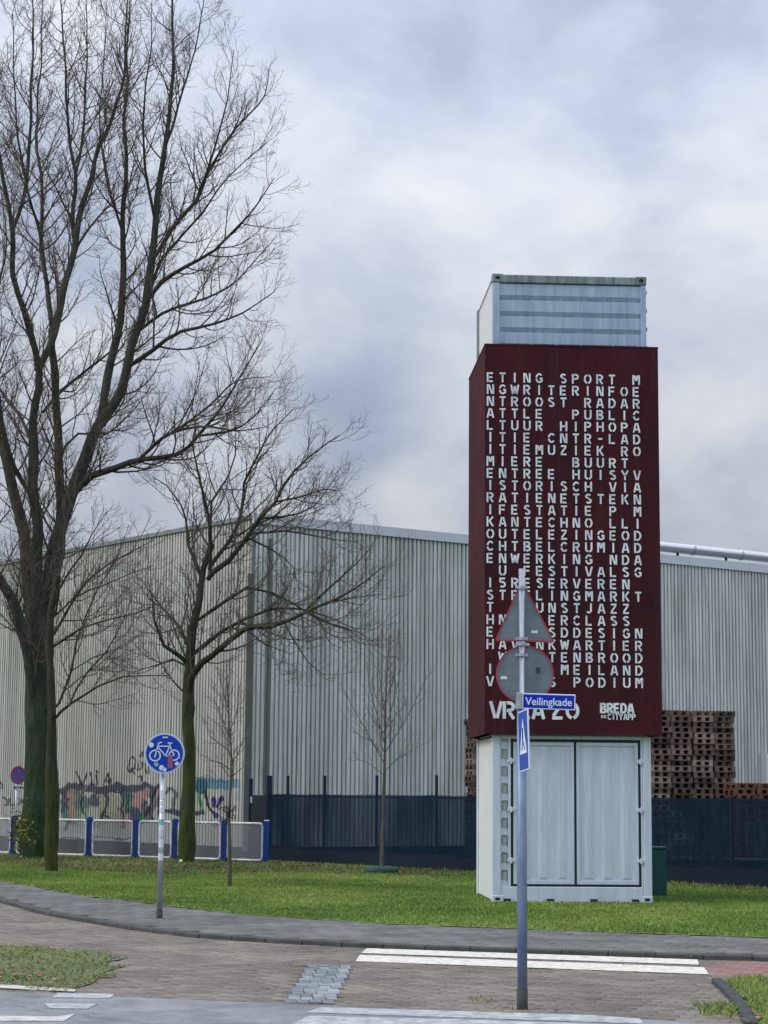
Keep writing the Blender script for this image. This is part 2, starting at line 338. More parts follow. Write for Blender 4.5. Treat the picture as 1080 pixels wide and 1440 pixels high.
def resample(L, ys):     # polyline sampled at fraction of arc length
    L = np.array(L, float); d = np.r_[0, np.cumsum(np.linalg.norm(np.diff(L, axis=0), axis=1))]
    return [(np.interp(t, d, L[:, 0]), np.interp(t, d, L[:, 1])) for t in ys*d[-1]]
t_ = np.linspace(0, 1, 80)
brick_road = sheet('brick_road', ASPH+KERB[::-1], -.030, M['joint_sand'])
pavement = sheet('pavement', KERB+[(p[0]+.02, p[1]+.2) for p in PBACK][::-1], .030, M['joint_sand'])
KH = .05
# kerb stones along the pavement
kerb = empty('kerb', (0, 0, 0)); kerb['kind'] = 'structure'
def arc_pts(L, step):
    L = np.array(L, float); d = np.r_[0, np.cumsum(np.linalg.norm(np.diff(L, axis=0), axis=1))]
    t = np.arange(0, d[-1], step); return np.stack([np.interp(t, d, L[:, 0]), np.interp(t, d, L[:, 1])], 1)
kp = arc_pts(KERB[1:-1], .5)
kme = MB().bbox(0, .495, -.05, .09, -.1, KH+.004, .012).mesh('kerb_stone'); kme.materials.append(M['kerb_concrete'])
for i in range(len(kp)-1):
    a, b = kp[i], kp[i+1]; o = link('kerb_stone', kme, None, kerb)
    o.location = (a[0], a[1], random.uniform(-.003, .003)); o.rotation_euler = (0, 0, math.atan2(b[1]-a[1], b[0]-a[0]))
def inside(poly, x, y):
    poly = np.array(poly); c = np.zeros(np.shape(x), bool); j = len(poly)-1
    for i in range(len(poly)):
        xi, yi = poly[i]; xj, yj = poly[j]
        c ^= ((yi > y) != (yj > y)) & (x < (xj-xi)*(y-yi)/(yj-yi+1e-12)+xi); j = i
    return c
ISL = [tuple(G(*p)[:2]) for p in ((-60, 1330), (0, 1330), (60, 1331), (130, 1337), (160, 1350), (167, 1360), (150, 1376), (120, 1390), (107, 1393), (0, 1386), (-60, 1382))]
ISR = [tuple(G(*p)[:2]) for p in ((1052, 1378), (1140, 1376), (1180, 1450), (1062, 1445), (1052, 1425), (1035, 1400), (1022, 1385))]
def ragged(poly, amp, step=.12, seed=0):
    L = np.array(poly+[poly[0]], float); d = np.r_[0, np.cumsum(np.linalg.norm(np.diff(L, axis=0), axis=1))]; t = np.arange(0, d[-1], step)
    q = np.stack([np.interp(t, d, L[:, 0]), np.interp(t, d, L[:, 1])], 1)
    return [tuple(p+amp*np.array([mnoise.noise((p[0]*1.9, p[1]*1.9, seed)), 1.6*mnoise.noise((p[0]*1.9, p[1]*1.9, seed+5))])+amp*.12*np.array([mnoise.noise((p[0]*9, p[1]*9, seed)), mnoise.noise((p[0]*9, p[1]*9, seed+5))])) for p in q]
ISL = ragged(ISL, .28, seed=2); ISR = ragged(ISR, .10, seed=4)
def shrunk(poly, k=.93): c_ = np.mean(np.array(poly), 0); return [tuple(c_+(np.array(p)-c_)*k) for p in poly]
PATCH = [tuple(G(*p)[:2]) for p in ((435, 1357), (495, 1357), (470, 1411), (400, 1411))]
RED = [tuple(G(*p)[:2]) for p in ((985, 1361), (1030, 1353), (1200, 1356), (1200, 1377), (1030, 1377))]
ROADA = math.atan2(-.32, .95)
def pieces(name, parent, poly, holes, w, h, gap, th, ztop, ang, mt, name_piece, zoff=.003, box=(-9.5, 7.5, 13, 44), bond=.5, tint=None, origin=(0, 0), nobj=300, sc=1.0):
    ca, sa = math.cos(ang), math.sin(ang); ux, uy = np.array([ca, sa]), np.array([-sa, ca])
    us = np.arange(-60, 60)*(w+gap); vs = np.arange(-10, 520)*(h+gap)
    U, V = np.meshgrid(np.arange(-120, 120)*(w+gap), np.arange(-320, 520)*(h+gap))
    U = U+(np.round(V/(h+gap)) % 2)*bond*(w+gap)
    X = origin[0]+U*ux[0]+V*uy[0]; Y = origin[1]+U*ux[1]+V*uy[1]
    ok = inside(poly, X, Y) & (X > box[0]) & (X < box[1]) & (Y > box[2]) & (Y < box[3]) & (np.abs(X) < Y*.235+1.2)
    for q in holes: ok &= ~inside(q, X, Y)
    X, Y = X[ok], Y[ok]; order = np.argsort(X**2+Y**2); X, Y = X[order], Y[order]
    k = len(X); tint_ = rng.random(k)*.6+.4*np.array([mnoise.noise((x*.7, y*.7, 3))*.5+.5 for x, y in zip(X, Y)])
    near = np.arange(k) < nobj
    fx0, fy0 = w/2, h/2; b = min(.006, w*.1)
    prof = np.array([(-fx0, -fy0, -th), (fx0, -fy0, -th), (fx0, fy0, -th), (-fx0, fy0, -th),
                     (-fx0, -fy0, -b), (fx0, -fy0, -b), (fx0, fy0, -b), (-fx0, fy0, -b),
                     (-fx0+b, -fy0+b, 0), (fx0-b, -fy0+b, 0), (fx0-b, fy0-b, 0), (-fx0+b, fy0-b, 0)])
    fc = np.array([(0, 1, 5, 4), (1, 2, 6, 5), (2, 3, 7, 6), (3, 0, 4, 7), (4, 5, 9, 8), (5, 6, 10, 9), (6, 7, 11, 10), (7, 4, 8, 11), (8, 9, 10, 11)])
    mes = []
    for i in range(8):
        me = np_mesh(name_piece, prof, fc, 4); tint_attr(me, np.full(12, (i+.5)/8)); me.materials.append(M[mt]); mes.append(me)
    for i in np.nonzero(near)[0]:
        o = bpy.data.objects.new(name_piece, mes[int(min(7, tint_[i]*8))]); COL.objects.link(o); o.parent = parent
        o.location = (X[i], Y[i], ztop+random.uniform(-zoff, zoff)); o.rotation_euler = (random.uniform(-.006, .006), random.uniform(-.006, .006), ang+random.uniform(-.008, .008))
    f = ~near; kk = f.sum()
    if kk:
        XY = np.stack([X[f], Y[f]], 1); da = rng.uniform(-.008, .008, kk)+ang
        c_, s_ = np.cos(da)[:, None], np.sin(da)[:, None]
        px = prof[None, :, 0]; py = prof[None, :, 1]
        vx = XY[:, :1]+px*c_-py*s_; vy = XY[:, 1:]+px*s_+py*c_; vz = ztop+prof[None, :, 2]+rng.uniform(-zoff, zoff, kk)[:, None]
        vz = vz+px*rng.uniform(-.008, .008, kk)[:, None]
        ve = np.stack([vx, vy, vz], -1).reshape(-1, 3); fa = (fc[None]+12*np.arange(kk)[:, None, None]).reshape(-1, 4)
        me = np_mesh(name_piece+'s', ve, fa, 4); tint_attr(me, np.repeat(tint_[f], 12)); o = link(name_piece+'_field', me, M[mt], parent); o['kind'] = 'stuff'
    return k
KERBX = [(p[0]+.03, p[1]+.10) for p in KERB]
k1 = pieces('b', brick_road, ASPH+KERBX[::-1], [shrunk(ISL), shrunk(ISR, .9), PATCH, RED], .205, .10, .006, .028, 0.0, ROADA, 'clinker', 'brick')
redp = sheet('red_brick_patch', RED, -.026, M['joint_sand'])
pieces('r', redp, RED, [ISR], .205, .10, .006, .024, 0.002, ROADA, 'red_clinker', 'brick', box=(2, 8, 13, 44))
k2 = pieces('p', pavement, [(p[0]+.05, p[1]+.21) for p in KERB]+[(p[0]+.02, p[1]+.12) for p in PBACK][::-1], [], .295, .295, .005, .035, KH, ROADA, 'paver', 'paving_tile', zoff=.0035, box=(-13, 7.5, 15, 60))
bp = sheet('tile_patch', PATCH, -.026, M['joint_sand'])
PC = np.mean(np.array(PATCH), 0)
pa, pb_, pc_, pd_ = [np.array(p) for p in PATCH]; NRW = 15; tm_ = []
for i_ in range(6):
    mb_ = MB().bbox(-.5, .5, -.5, .5, -.02, 0, .004).mesh('tile'); tint_attr(mb_, np.full(len(mb_.vertices), (i_+.5)/6)); mb_.materials.append(M['blue_tile']); tm_.append(mb_)
for r_ in range(NRW):
    f0 = (r_+.5)/NRW; lft = pa+(pd_-pa)*f0; rgt = pb_+(pc_-pb_)*f0; sh_ = (.25 if r_ % 2 else -.25); wv2 = (rgt-lft)/4; dp = np.linalg.norm((pd_-pa))/NRW
    for c_ in range(4):
        q_ = lft+wv2*(c_+.5+sh_*.35)+np.array([random.gauss(0, .003), random.gauss(0, .003)])
        o = link('tile', random.choice(tm_), None, bp); o.location = (q_[0], q_[1], .005+random.uniform(-.003, .003)); o.rotation_euler = (random.gauss(0, .006), random.gauss(0, .006), math.atan2(wv2[1], wv2[0])+random.gauss(0, .01))
        o.scale = (np.linalg.norm(wv2)-.006, dp-.008, 1)
print('bricks', k1, 'pavers', k2)

# painted stripes
def gquad(name, pts, m, label, z=.009, group='zebra stripes across the brick road'):
    pts = [tuple(G(*p, 0)[:2]) for p in pts]
    me = bpy.data.meshes.new(name); me.from_pydata([(p[0], p[1], z) for p in pts]+[(p[0], p[1], z-.004) for p in pts], [], [tuple(range(len(pts)))]+[(i, (i+1) % len(pts), (i+1) % len(pts)+len(pts), i+len(pts)) for i in range(len(pts))])
    bm = bmesh.new(); bm.from_mesh(me); bmesh.ops.recalc_face_normals(bm, faces=bm.faces[:]); bm.to_mesh(me); bm.free()
    o = link(name, me, m); props(o, label, 'road marking', group); return o
gquad('road_stripe', [(516, 1334.5), (981, 1350.5), (983, 1357.5), (508, 1341)], M['road_white'], 'white painted stripe on the brown bricks, the one nearest the kerb')
gquad('road_stripe', [(506, 1344), (990, 1361.5), (997, 1371), (500, 1352.5)], M['road_white'], 'broad white stripe on the brown bricks, second from the kerb')
gquad('road_stripe', [(452, 1417), (600, 1421), (830, 1428), (900, 1433), (905, 1440), (430, 1424)], M['worn_white'], 'worn pale stripe on the asphalt along the edge of the bricks', .004, 'worn stripes on the asphalt')
gquad('road_stripe', [(434, 1429), (640, 1434), (1000, 1446), (1010, 1462), (400, 1445)], M['worn_white'], 'wide worn pale stripe at the bottom edge of the photo', .004, 'worn stripes on the asphalt')
gquad('road_stripe', [(82, 1397), (161, 1398), (155, 1404), (73, 1403)], M['worn_white'], 'short faded stripe on asphalt beside the end of the grass verge', .004, 'short stripes left on the asphalt')
gquad('road_stripe', [(62, 1411), (137, 1412), (122, 1419), (70, 1418)], M['worn_white'], 'faint middle stripe of the three short ones on the left', .004, 'short stripes left on the asphalt')
gquad('road_stripe', [(-40, 1429), (80, 1430), (106, 1426), (90, 1436), (-40, 1436)], M['kerb_white'], 'brightest lowest stripe at the bottom left corner', .004, 'short stripes left on the asphalt')
gquad('edge_line', [(-60, 1383), (5, 1386.5), (107, 1393), (105, 1396), (0, 1391), (-60, 1388)], M['kerb_white'], 'thin white edge line between the grass verge and asphalt', .012, 'verge edge line')

# lawn, dirt strip, yard
FA, FB = np.array([-2.73, 48.6]), np.array([7.05, 36.0]); fd = (FB-FA)/np.linalg.norm(FB-FA)
FEND = FB+fd*16
RAIL = [(-40, 62.), (-14, 52.0), (-8.98, 50.6), (-7.27, 49.6), (-2.72, 46.9)]
LBACK = [(-60, 170), (-40, 64), (-14, 53.4), (-9.5, 51.6), (-7.27, 50.4), (-2.72, 48.6), tuple(FA+fd*.2), tuple(FB), tuple(FEND), (40, 18)]
sheet('lawn', PBACK+LBACK[::-1], .056, M['lawn_soil'])
DIRT = [(-14, 52.5), (-9.2, 50.3), (-2.8, 47.6), (3, 41.0), (7.05, 35.6), (12, 29.2), (12, 28.1), (7, 34.6), (3.2, 38.4), (.5, 40.2), (-2.5, 40.4), (-4.2, 39.4), (-6.2, 40.8), (-9.5, 46), (-14, 50)]
sheet('planting_bed', DIRT, .068, M['dirt'])
sheet('grass_verge', ISL, .007, M['verge_soil']); sheet('grass_corner', ISR, .012, M['verge_soil'])

# ================================================================== WAREHOUSE
RH = 10.15
c0 = G(357, 723.5, RH)[:2]; cL = G(0, 790, RH)[:2]; cR = G(1080, 796, RH)[:2]
dL = (cL-c0)/np.linalg.norm(cL-c0); dR = (cR-c0)/np.linalg.norm(cR-c0)
print('corner', c0, 'L', cL, 'R', cR, 'angles', math.degrees(math.atan2(dL[1], dL[0])), math.degrees(math.atan2(dR[1], dR[0])))
wh = empty('warehouse', (c0[0], c0[1], 0)); props(wh, 'large pale corrugated metal warehouse with graffiti behind the trees and fence', 'warehouse')
yard = sheet('yard', [(-60, 171, -.6), (-40, 65, -.35), (-14, 53.4, -.05), (-9.5, 51.6, 0), (-2.72, 48.6, 0), (*FB, 0), (*FEND, 0), (60, 60, -.1), (60, 120, -.2), (c0[0], c0[1], -.05), (*(c0+dL*10), -.22), (*(c0+dL*22), -.42), (*(c0+dL*60), -.6)], 0, M['yard_asphalt'])
PITCH = .165; NR = 6; PW = PITCH*NR; DEP = .085
def prof(nr=NR):
    xs = []
    for i in range(nr):
        x = i*PITCH; xs += [(x, -DEP), (x+.046, -DEP), (x+.054, 0), (x+.157, 0)]
    xs.append((nr*PITCH, -DEP)); return np.array(xs)
PR = prof()
PRF = np.array([q for a, b in zip(PR[:-1], PR[1:]) for q in ([a] if b[0]-a[0] < .02 or (a[1] < -.01) else [a+(b-a)*k/4 for k in range(4)])]+[PR[-1]])
def wall(parent, start, d, length, m, z0, z1, side, canvas=None, canvas_range=None):
    """vertical corrugated sheets; side=+1 when the outside lies to the right of d"""
    out = np.array([d[1], -d[0]])*side
    w_ = empty('wall', (start[0]-c0[0], start[1]-c0[1], 0)); w_.parent = parent
    base = None
    for k in range(int(length/PW)+1):
        t0 = k*PW
        if canvas is not None and t0 < canvas_range: zs = np.unique(np.r_[z0, np.arange(0, 3.7, .035), z1])
        else: zs = np.array([z0, z1])
        if len(zs) == 2 and base is not None: me = base
        else:
            px_ = PR if len(zs) == 2 else PRF
            V = []
            for z in zs:
                for (u_, v_) in px_: V.append((d[0]*u_+out[0]*v_, d[1]*u_+out[1]*v_, z))
            m_ = len(px_); Fc = [(j*m_+i, j*m_+i+1, (j+1)*m_+i+1, (j+1)*m_+i) for j in range(len(zs)-1) for i in range(m_-1)]
            me = bpy.data.meshes.new('cladding_sheet'); me.from_pydata(V, [], Fc)
            if len(zs) > 2:
                ca = me.color_attributes.new('paint', 'FLOAT_COLOR', 'POINT'); T = np.tile(px_[:, 0]+t0, len(zs)); Z = np.repeat(zs, m_)
                ca.data.foreach_set('color', canvas(T, Z).astype(np.float32).ravel())
            else:
                base = me; ca = me.color_attributes.new('paint', 'FLOAT_COLOR', 'POINT'); ca.data.foreach_set('color', np.zeros(len(V)*4, dtype=np.float32))
            me.materials.append(m)
        o = link('cladding_sheet', me, None, w_); o.location = (d[0]*t0, d[1]*t0, 0)
    return w_, out

# graffiti painted on the gable sheets: strokes and fills in survey pixels, stored per (t, z) on the wall
outL = np.array([dL[1], -dL[0]])*-1 if False else np.array([-dL[1], dL[0]])
def wallL_px(T, Z):
    X = c0[0]+dL[0]*T; Y = c0[1]+dL[1]*T
    q = np.stack([X, Y, Z], -1)-CAM; zz = q@cf
    return 540+FPX*(q@cr)/zz, 720-FPX*(q@cu)/zz
GF = []   # (kind, data, colour, alpha)
def stroke(pts, w, col, a=.9): GF.append(('s', pts, w, col, a))
def blob(cx, cy, rx, ry, col, a=.85): GF.append(('b', (cx, cy, rx, ry), 0, col, a))
g1, g2, pk, blk, vio, tl = (.10, .20, .12), (.22, .32, .20), (.42, .25, .22), (.03, .035, .04), (.075, .075, .11), (.05, .14, .14)
blob(105, 1135, 20, 26, tl, .75); blob(98, 1118, 12, 12, pk, .6); blob(150, 1140, 22, 28, (.34, .36, .24), .7); blob(118, 1150, 14, 14, g2, .7)
blob(133, 1152, 14, 12, g1, .6); blob(190, 1140, 14, 22, g2, .7); blob(172, 1150, 11, 16, pk, .75); blob(182, 1128, 8, 9, g1, .8); blob(194, 1126, 8, 14, pk, .8)
blob(196, 1152, 7, 8, (.02, .28, .06), .9); blob(208, 1135, 9, 22, vio, .7); blob(218, 1120, 9, 16, vio, .6); blob(150, 1150, 24, 9, g2, .6); blob(130, 1140, 4, 11, blk, .7)
blob(108, 1166, 25, 6, (.30, .33, .28), .5); blob(165, 1170, 30, 6, (.33, .31, .28), .5)
for s_, w_ in (([(88, 1112), (100, 1105), (120, 1108), (145, 1112), (165, 1106), (185, 1110), (205, 1104), (215, 1112)], 6.5), ([(118, 1112), (114, 1125), (118, 1150)], 2.2), ([(146, 1108), (152, 1122), (148, 1140)], 3),
               ([(160, 1112), (180, 1118), (178, 1135), (190, 1150)], 2.2), ([(92, 1130), (100, 1150), (92, 1165)], 2.2), ([(172, 1110), (172, 1165)], 2.4), ([(196, 1105), (206, 1120), (214, 1150)], 3), ([(205, 1148), (216, 1120), (222, 1104), (226, 1148)], 2.6),
               ([(86, 1178), (120, 1180), (140, 1176), (150, 1178), (172, 1181), (190, 1178)], 1.8), ([(95, 1108), (90, 1120), (88, 1140)], 3)): stroke(s_, w_, blk if w_ < 3 else vio, .8)
for k_ in range(16):
    x_ = 92+k_*8.5+random.uniform(-2, 2); y_ = random.uniform(1115, 1150); pts_ = [(x_, y_)]
    for _ in range(4): pts_.append((pts_[-1][0]+random.uniform(-7, 8), pts_[-1][1]+random.uniform(-10, 12)))
    stroke(pts_, random.choice([1.4, 1.8, 2.4]), random.choice([blk, vio, g1, pk, (.45, .44, .40), tl]), .8)
for k_ in range(7): blob(random.uniform(90, 225), random.uniform(1112, 1160), random.uniform(4, 9), random.uniform(5, 12), random.choice([(.40, .41, .36), g2, pk, tl, vio]), .75)
# tag above: V L I A and Q u i i
for s_ in ([(109, 1086), (114, 1104), (122, 1088)], [(127, 1086), (127, 1103), (133, 1103)], [(136, 1090), (136, 1103)], [(135, 1083), (136.5, 1086)], [(145, 1103), (152, 1087), (154, 1103)], [(147, 1097), (154, 1097)]): stroke(s_, 1.8, blk, .85)
for s_ in ([(183, 1066), (187, 1064), (189, 1072), (188, 1082), (183, 1087), (180, 1080), (183, 1066)], [(185, 1082), (190, 1089)], [(194, 1073), (193, 1083), (198, 1084), (200, 1072)], [(205, 1075), (205, 1087)], [(197, 1060), (200, 1057), (201, 1061), (197, 1063), (197, 1060)], [(210, 1076), (209, 1088)], [(195, 1094), (200, 1091), (199, 1097)]): stroke(s_, 1.6, blk, .85)
stroke([(232, 1140), (250, 1144), (285, 1142)], 5, (.06, .07, .12), .8); stroke([(232, 1115), (240, 1108), (248, 1116), (244, 1138)], 3, (.10, .14, .14), .8)
for s_ in ([(275, 1100), (300, 1103), (330, 1103)],): stroke(s_, 8, (.10, .26, .33), .75)
blob(283, 1106, 10, 12, (.04, .12, .18), .85); blob(281, 1125, 3, 14, (.02, .24, .08), .9); blob(301, 1128, 3.2, 6, (.05, .03, .22), .95); blob(303, 1146, 4.2, 4.5, (.07, .05, .26), .95)
stroke([(290, 1112), (293, 1135), (299, 1142)], 2.6, blk, .9); stroke([(306, 1133), (313, 1122)], 3.2, (.04, .04, .14), .95); stroke([(308, 1137), (318, 1134), (326, 1140), (332, 1134)], 1.8, vio, .8); stroke([(296, 1155), (302, 1162), (312, 1150), (318, 1160)], 1.6, vio, .7)
stroke([(334, 1100), (336, 1112), (335, 1122)], 3, (.25, .40, .52), .7)
for s_ in ([(-1, 1098), (4, 1103), (3, 1108), (-2, 1107)], [(2, 1122), (6, 1121), (9, 1125), (6, 1132), (11, 1130), (14, 1124), (15, 1132), (20, 1128), (24, 1133), (29, 1124), (32, 1132)], [(29, 1085), (30, 1101), (34, 1108)]): stroke(s_, 1.6, (.07, .07, .07), .8)
def canvas(T, Z):
    x, y = wallL_px(T, Z); out = np.zeros((len(T), 4))
    jx = np.array([mnoise.noise((a*.12, b*.12, 1.5)) for a, b in zip(x, y)]); jy = np.array([mnoise.noise((a*.12, b*.12, 8.5)) for a, b in zip(x, y)])
    x = x+jx*3; y = y+jy*3
    for kd, dat, w_, col, a in GF:
        if kd == 'b':
            cx, cy, rx, ry = dat; q = ((x-cx)/rx)**2+((y-cy)/ry)**2; al = np.clip((1.15-q)*4, 0, 1)*min(1, a*1.15)
        else:
            dmin = np.full(len(x), 1e9)
            for (x0, y0), (x1, y1) in zip(dat[:-1], dat[1:]):
                dx, dy = x1-x0, y1-y0; t = np.clip(((x-x0)*dx+(y-y0)*dy)/(dx*dx+dy*dy), 0, 1)
                dmin = np.minimum(dmin, np.hypot(x-x0-t*dx, y-y0-t*dy))
            al = np.clip((w_*.85-dmin)/.7, 0, 1)*min(1, a*1.2)
        out[:, :3] = out[:, :3]*(1-al[:, None])+np.array(col)*al[:, None]
        out[:, 3] = al+out[:, 3]*(1-al)
    nz = out[:, 3] > .001; out[nz, :3] = out[nz, :3]/out[nz, 3:4]
    return out
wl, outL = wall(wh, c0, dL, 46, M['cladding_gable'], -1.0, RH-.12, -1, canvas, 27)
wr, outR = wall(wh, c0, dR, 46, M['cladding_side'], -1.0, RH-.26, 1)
def wbox(name, parent, d, out, t0, t1, o0, o1, z0, z1, m, slices=1):
    V = []
    for t, o_ in ((t0, o0), (t1, o0), (t1, o1), (t0, o1)): V.append((d[0]*t+out[0]*o_, d[1]*t+out[1]*o_))
    mb = MB().quadmesh([(*v, z0) for v in V]+[(*v, z1) for v in V], [(0, 3, 2, 1), (4, 5, 6, 7), (0, 1, 5, 4), (1, 2, 6, 5), (2, 3, 7, 6), (3, 0, 4, 7)])
    return mb.build(name, m, parent)
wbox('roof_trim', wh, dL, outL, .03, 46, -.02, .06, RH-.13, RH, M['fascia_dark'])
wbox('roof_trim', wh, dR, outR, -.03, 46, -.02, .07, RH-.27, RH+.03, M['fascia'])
for k in range(1, 15): wbox('trim_joint', wh, dR, outR, k*3.0, k*3.0+.06, .07, .085, RH-.27, RH+.034, M['fascia'])
wbox('corner_trim', wh, dR, outR, -.06, .06, -.03, .05, -.6, RH-.27, M['fascia_dark'])
rf = MB().quadmesh([(0, 0, RH-.02), (*(dR*46), RH-.02), (*(dR*46+dL*46), RH-.02), (*(dL*46), RH-.02)], [(0, 1, 2, 3)]).build('roof', M['fascia_dark'], wh)
# plinth at the foot of the gable and a thin box for the dark stain strip beside the corner
wbox('plinth', wh, dL, outL, 0, 46, .01, .07, -1.0, -.30, M['fascia_dark'])
def onwall(px, d):   # distance along wall of a pixel column
    r_ = ray(px, 1000); A = np.array([[d[0], -r_[0]], [d[1], -r_[1]]]); t, s_ = np.linalg.solve(A, -c0); return t
tp = onwall(1068, dR)
cab = wbox('wall_cabinet', wh, dR, outR, tp, tp+2.2, .02, .30, 1.98, 3.25, M['pale_lit_side_paint'])
wbox('cabinet_shelf', cab, dR, outR, tp+.3, tp+2.2, .30, .42, 2.6, 2.68, M['dark_metal'])
td = onwall(374, dR); wbox('stain_strip', wh, dR, outR, td, td+.10, .01, .10, -.3, RH-.7, M['stain_strip'])  # added box standing for a dark stain strip on the wall
# steel column by the corner (in front of the wall)
p = P(346, 1198, 55.5); col_h = P(349, 806, 55.5)[2]
o = MB().bbox(-.10, .10, -.08, .08, -.2, col_h, .02).build('steel_column', M['column_grey'], None, (p[0], p[1], 0)); props(o, 'tall grey steel column standing in front of the warehouse corner', 'column')
# duct along the roof edge on the right
t0 = onwall(870, dR); q0 = np.array([*c0, 0])
duct = empty('roof_duct', (*(c0+dR*t0), RH)); props(duct, 'shiny round metal duct running along the warehouse roof edge right of the tower', 'duct')
def along(t, o_=-.05, z=.32): return (dR[0]*t+outR[0]*o_, dR[1]*t+outR[1]*o_, z)
seg = 0
ts = [0]+[onwall(x, dR)-t0 for x in (978, 1046)]; stp = ts[2]-ts[1]; ts = [ts[1]-stp, ts[1]]+[ts[1]+stp*i for i in range(1, 8)]
for a_, b_ in zip(ts[:-1], ts[1:]): MB().tube([along(a_+.03), along(b_-.03)], .18, 20).build('duct_section', M['duct'], duct, smooth=False)
for a_ in ts: MB().tube([along(a_-.04), along(a_+.04)], .205, 20).build('clamp', M['galv'], duct)
for a_ in ts[:-1]: MB().tube([(*along(a_+stp*.7)[:2], -.02), (*along(a_+stp*.7)[:2], .16)], .05, 8).build('support', M['dark_metal'], duct)

# ================================================================== TOWER
ROT = R(3.0); TX, TY = 1.70, 30.3; CW = 2.46; CD = 2.44; CH = 2.59
cont = empty('shipping_container', (TX, TY, .06), ROT)
props(cont, 'white shipping container with double doors at the foot of the tower on the lawn', 'shipping container')
Z0 = -.02
fr = M['container_paint']
MB().bbox(0, .13, 0, .13, Z0, 2.53, .012).build('corner_post', fr, cont); MB().bbox(CW-.13, CW, 0, .13, Z0, 2.53, .012).build('corner_post', fr, cont)
MB().bbox(0, .13, CD-.13, CD, Z0, 2.53, .012).build('corner_post', fr, cont); MB().bbox(CW-.13, CW, CD-.13, CD, Z0, 2.53, .012).build('corner_post', fr, cont)
MB().bbox(.13, CW-.13, .01, .14, Z0, .235, .01).build('bottom_rail', fr, cont); MB().bbox(.13, CW-.13, .01, .14, 2.475, 2.53, .008).build('top_rail', fr, cont)
MB().box(.03, .045, .13, CD-.13, .02, 2.5).build('side_wall', M['pale_lit_side_paint'], cont); MB().box(CW-.045, CW-.03, .13, CD-.13, .02, 2.5).build('side_wall', fr, cont)
MB().box(.13, CW-.13, CD-.05, CD-.03, .02, 2.5).build('back_wall', fr, cont); MB().box(.05, CW-.05, .05, CD-.05, 2.53, 2.55).build('roof', fr, cont)
MB().bbox(.13, .245, .035, .10, .235, 2.475, .004).build('recess_strip', fr, cont); MB().bbox(.245, .285, .015, .10, .235, 2.475, .004).build('jamb', fr, cont)
MB().bbox(2.30, CW-.132, .015, .10, .235, 2.475, .004).build('jamb', fr, cont)
rec = MB().box(.150, .222, .028, .036, 0, .13).mesh('lashing_recess'); rec.materials.append(M['recess_grey'])
lip = MB().box(.150, .162, .018, .036, 0, .13).box(.222, .236, .018, .036, -.012, .142).box(.150, .222, .018, .036, .13, .146).mesh('recess_lip'); lip.materials.append(M['rail_paint'])
for i in range(9):
    z = .34+i*.262; a = link('lashing_recess', rec, None, cont, (0, 0, z)); link('recess_lip', lip, None, a)
# gasket, doors
DX0, DX1, DZ0, DZ1, DXM = .29, 2.295, .24, 2.47, 1.283
gk = MB()
for b in ((DX0, DX0+.035, DZ0, DZ1), (DX1-.035, DX1, DZ0, DZ1), (DX0+.035, DX1-.035, DZ0, DZ0+.032), (DX0+.035, DX1-.035, DZ1-.04, DZ1), (DXM-.018, DXM+.018, DZ0+.032, DZ1-.04)):
    gk.box(b[0], b[1], .03, .09, b[2], b[3])
gk.build('door_gasket', M['rubber'], cont)
def door(x0, x1):
    z0, z1 = DZ0+.034, DZ1-.042
    d = MB().box(x0, x1, .045, .055, z0, z1).box(x0, x1, .018, .045, z0, z0+.05).box(x0, x1, .018, .045, z1-.05, z1).box(x0, x0+.045, .018, .045, z0+.05, z1-.05).box(x1-.045, x1, .018, .045, z0+.05, z1-.05).build('door', fr, cont)
    w = (x1-x0-.09); n_ = 3
    for k in range(n_):     # vertical pressed ribs
        a = x0+.045+w*(k+.20)/n_; b = x0+.045+w*(k+.80)/n_
        MB().quadmesh([(a, .045, z0+.07), (a+.05, .031, z0+.10), (b-.05, .031, z0+.10), (b, .045, z0+.07), (a, .045, z1-.07), (a+.05, .031, z1-.10), (b-.05, .031, z1-.10), (b, .045, z1-.07)],
                      [(0, 1, 5, 4), (1, 2, 6, 5), (2, 3, 7, 6), (0, 3, 2, 1), (4, 5, 6, 7)]).build('door_rib', fr, d)
    return d
d1 = door(DX0+.037, DXM-.02); d2 = door(DXM+.02, DX1-.037)
for x, dd, s in ((DX0, d1, 1), (DX1, d2, -1)):
    for z in (.63, 1.40, 2.14):
        MB().bbox(x-.055, x+.06, -.008, .03, z-.028, z+.028, .008).tube([(x, -.004, z-.045), (x, -.004, z+.045)], .016, 8).build('hinge', fr, dd)
for x in (.0, CW-.16):
    for z in (Z0, ):
        c_ = MB().bbox(x-.004, x+.165, -.012, .15, z, z+.12, .008).build('corner_casting', fr, cont)
        MB().prism([(x+.08+.034*math.cos(a)*1.3, z+.07+.022*math.sin(a)) for a in np.linspace(0, 2*math.pi, 12)[:-1]], -.016, -.009).build('casting_hole', M['black'], c_)
for x in (.23, .89, 1.56, 2.20): MB().box(x-.055, x+.055, .002, .02, Z0-.02, Z0+.075).build('foot_pocket', M['pocket'], cont)

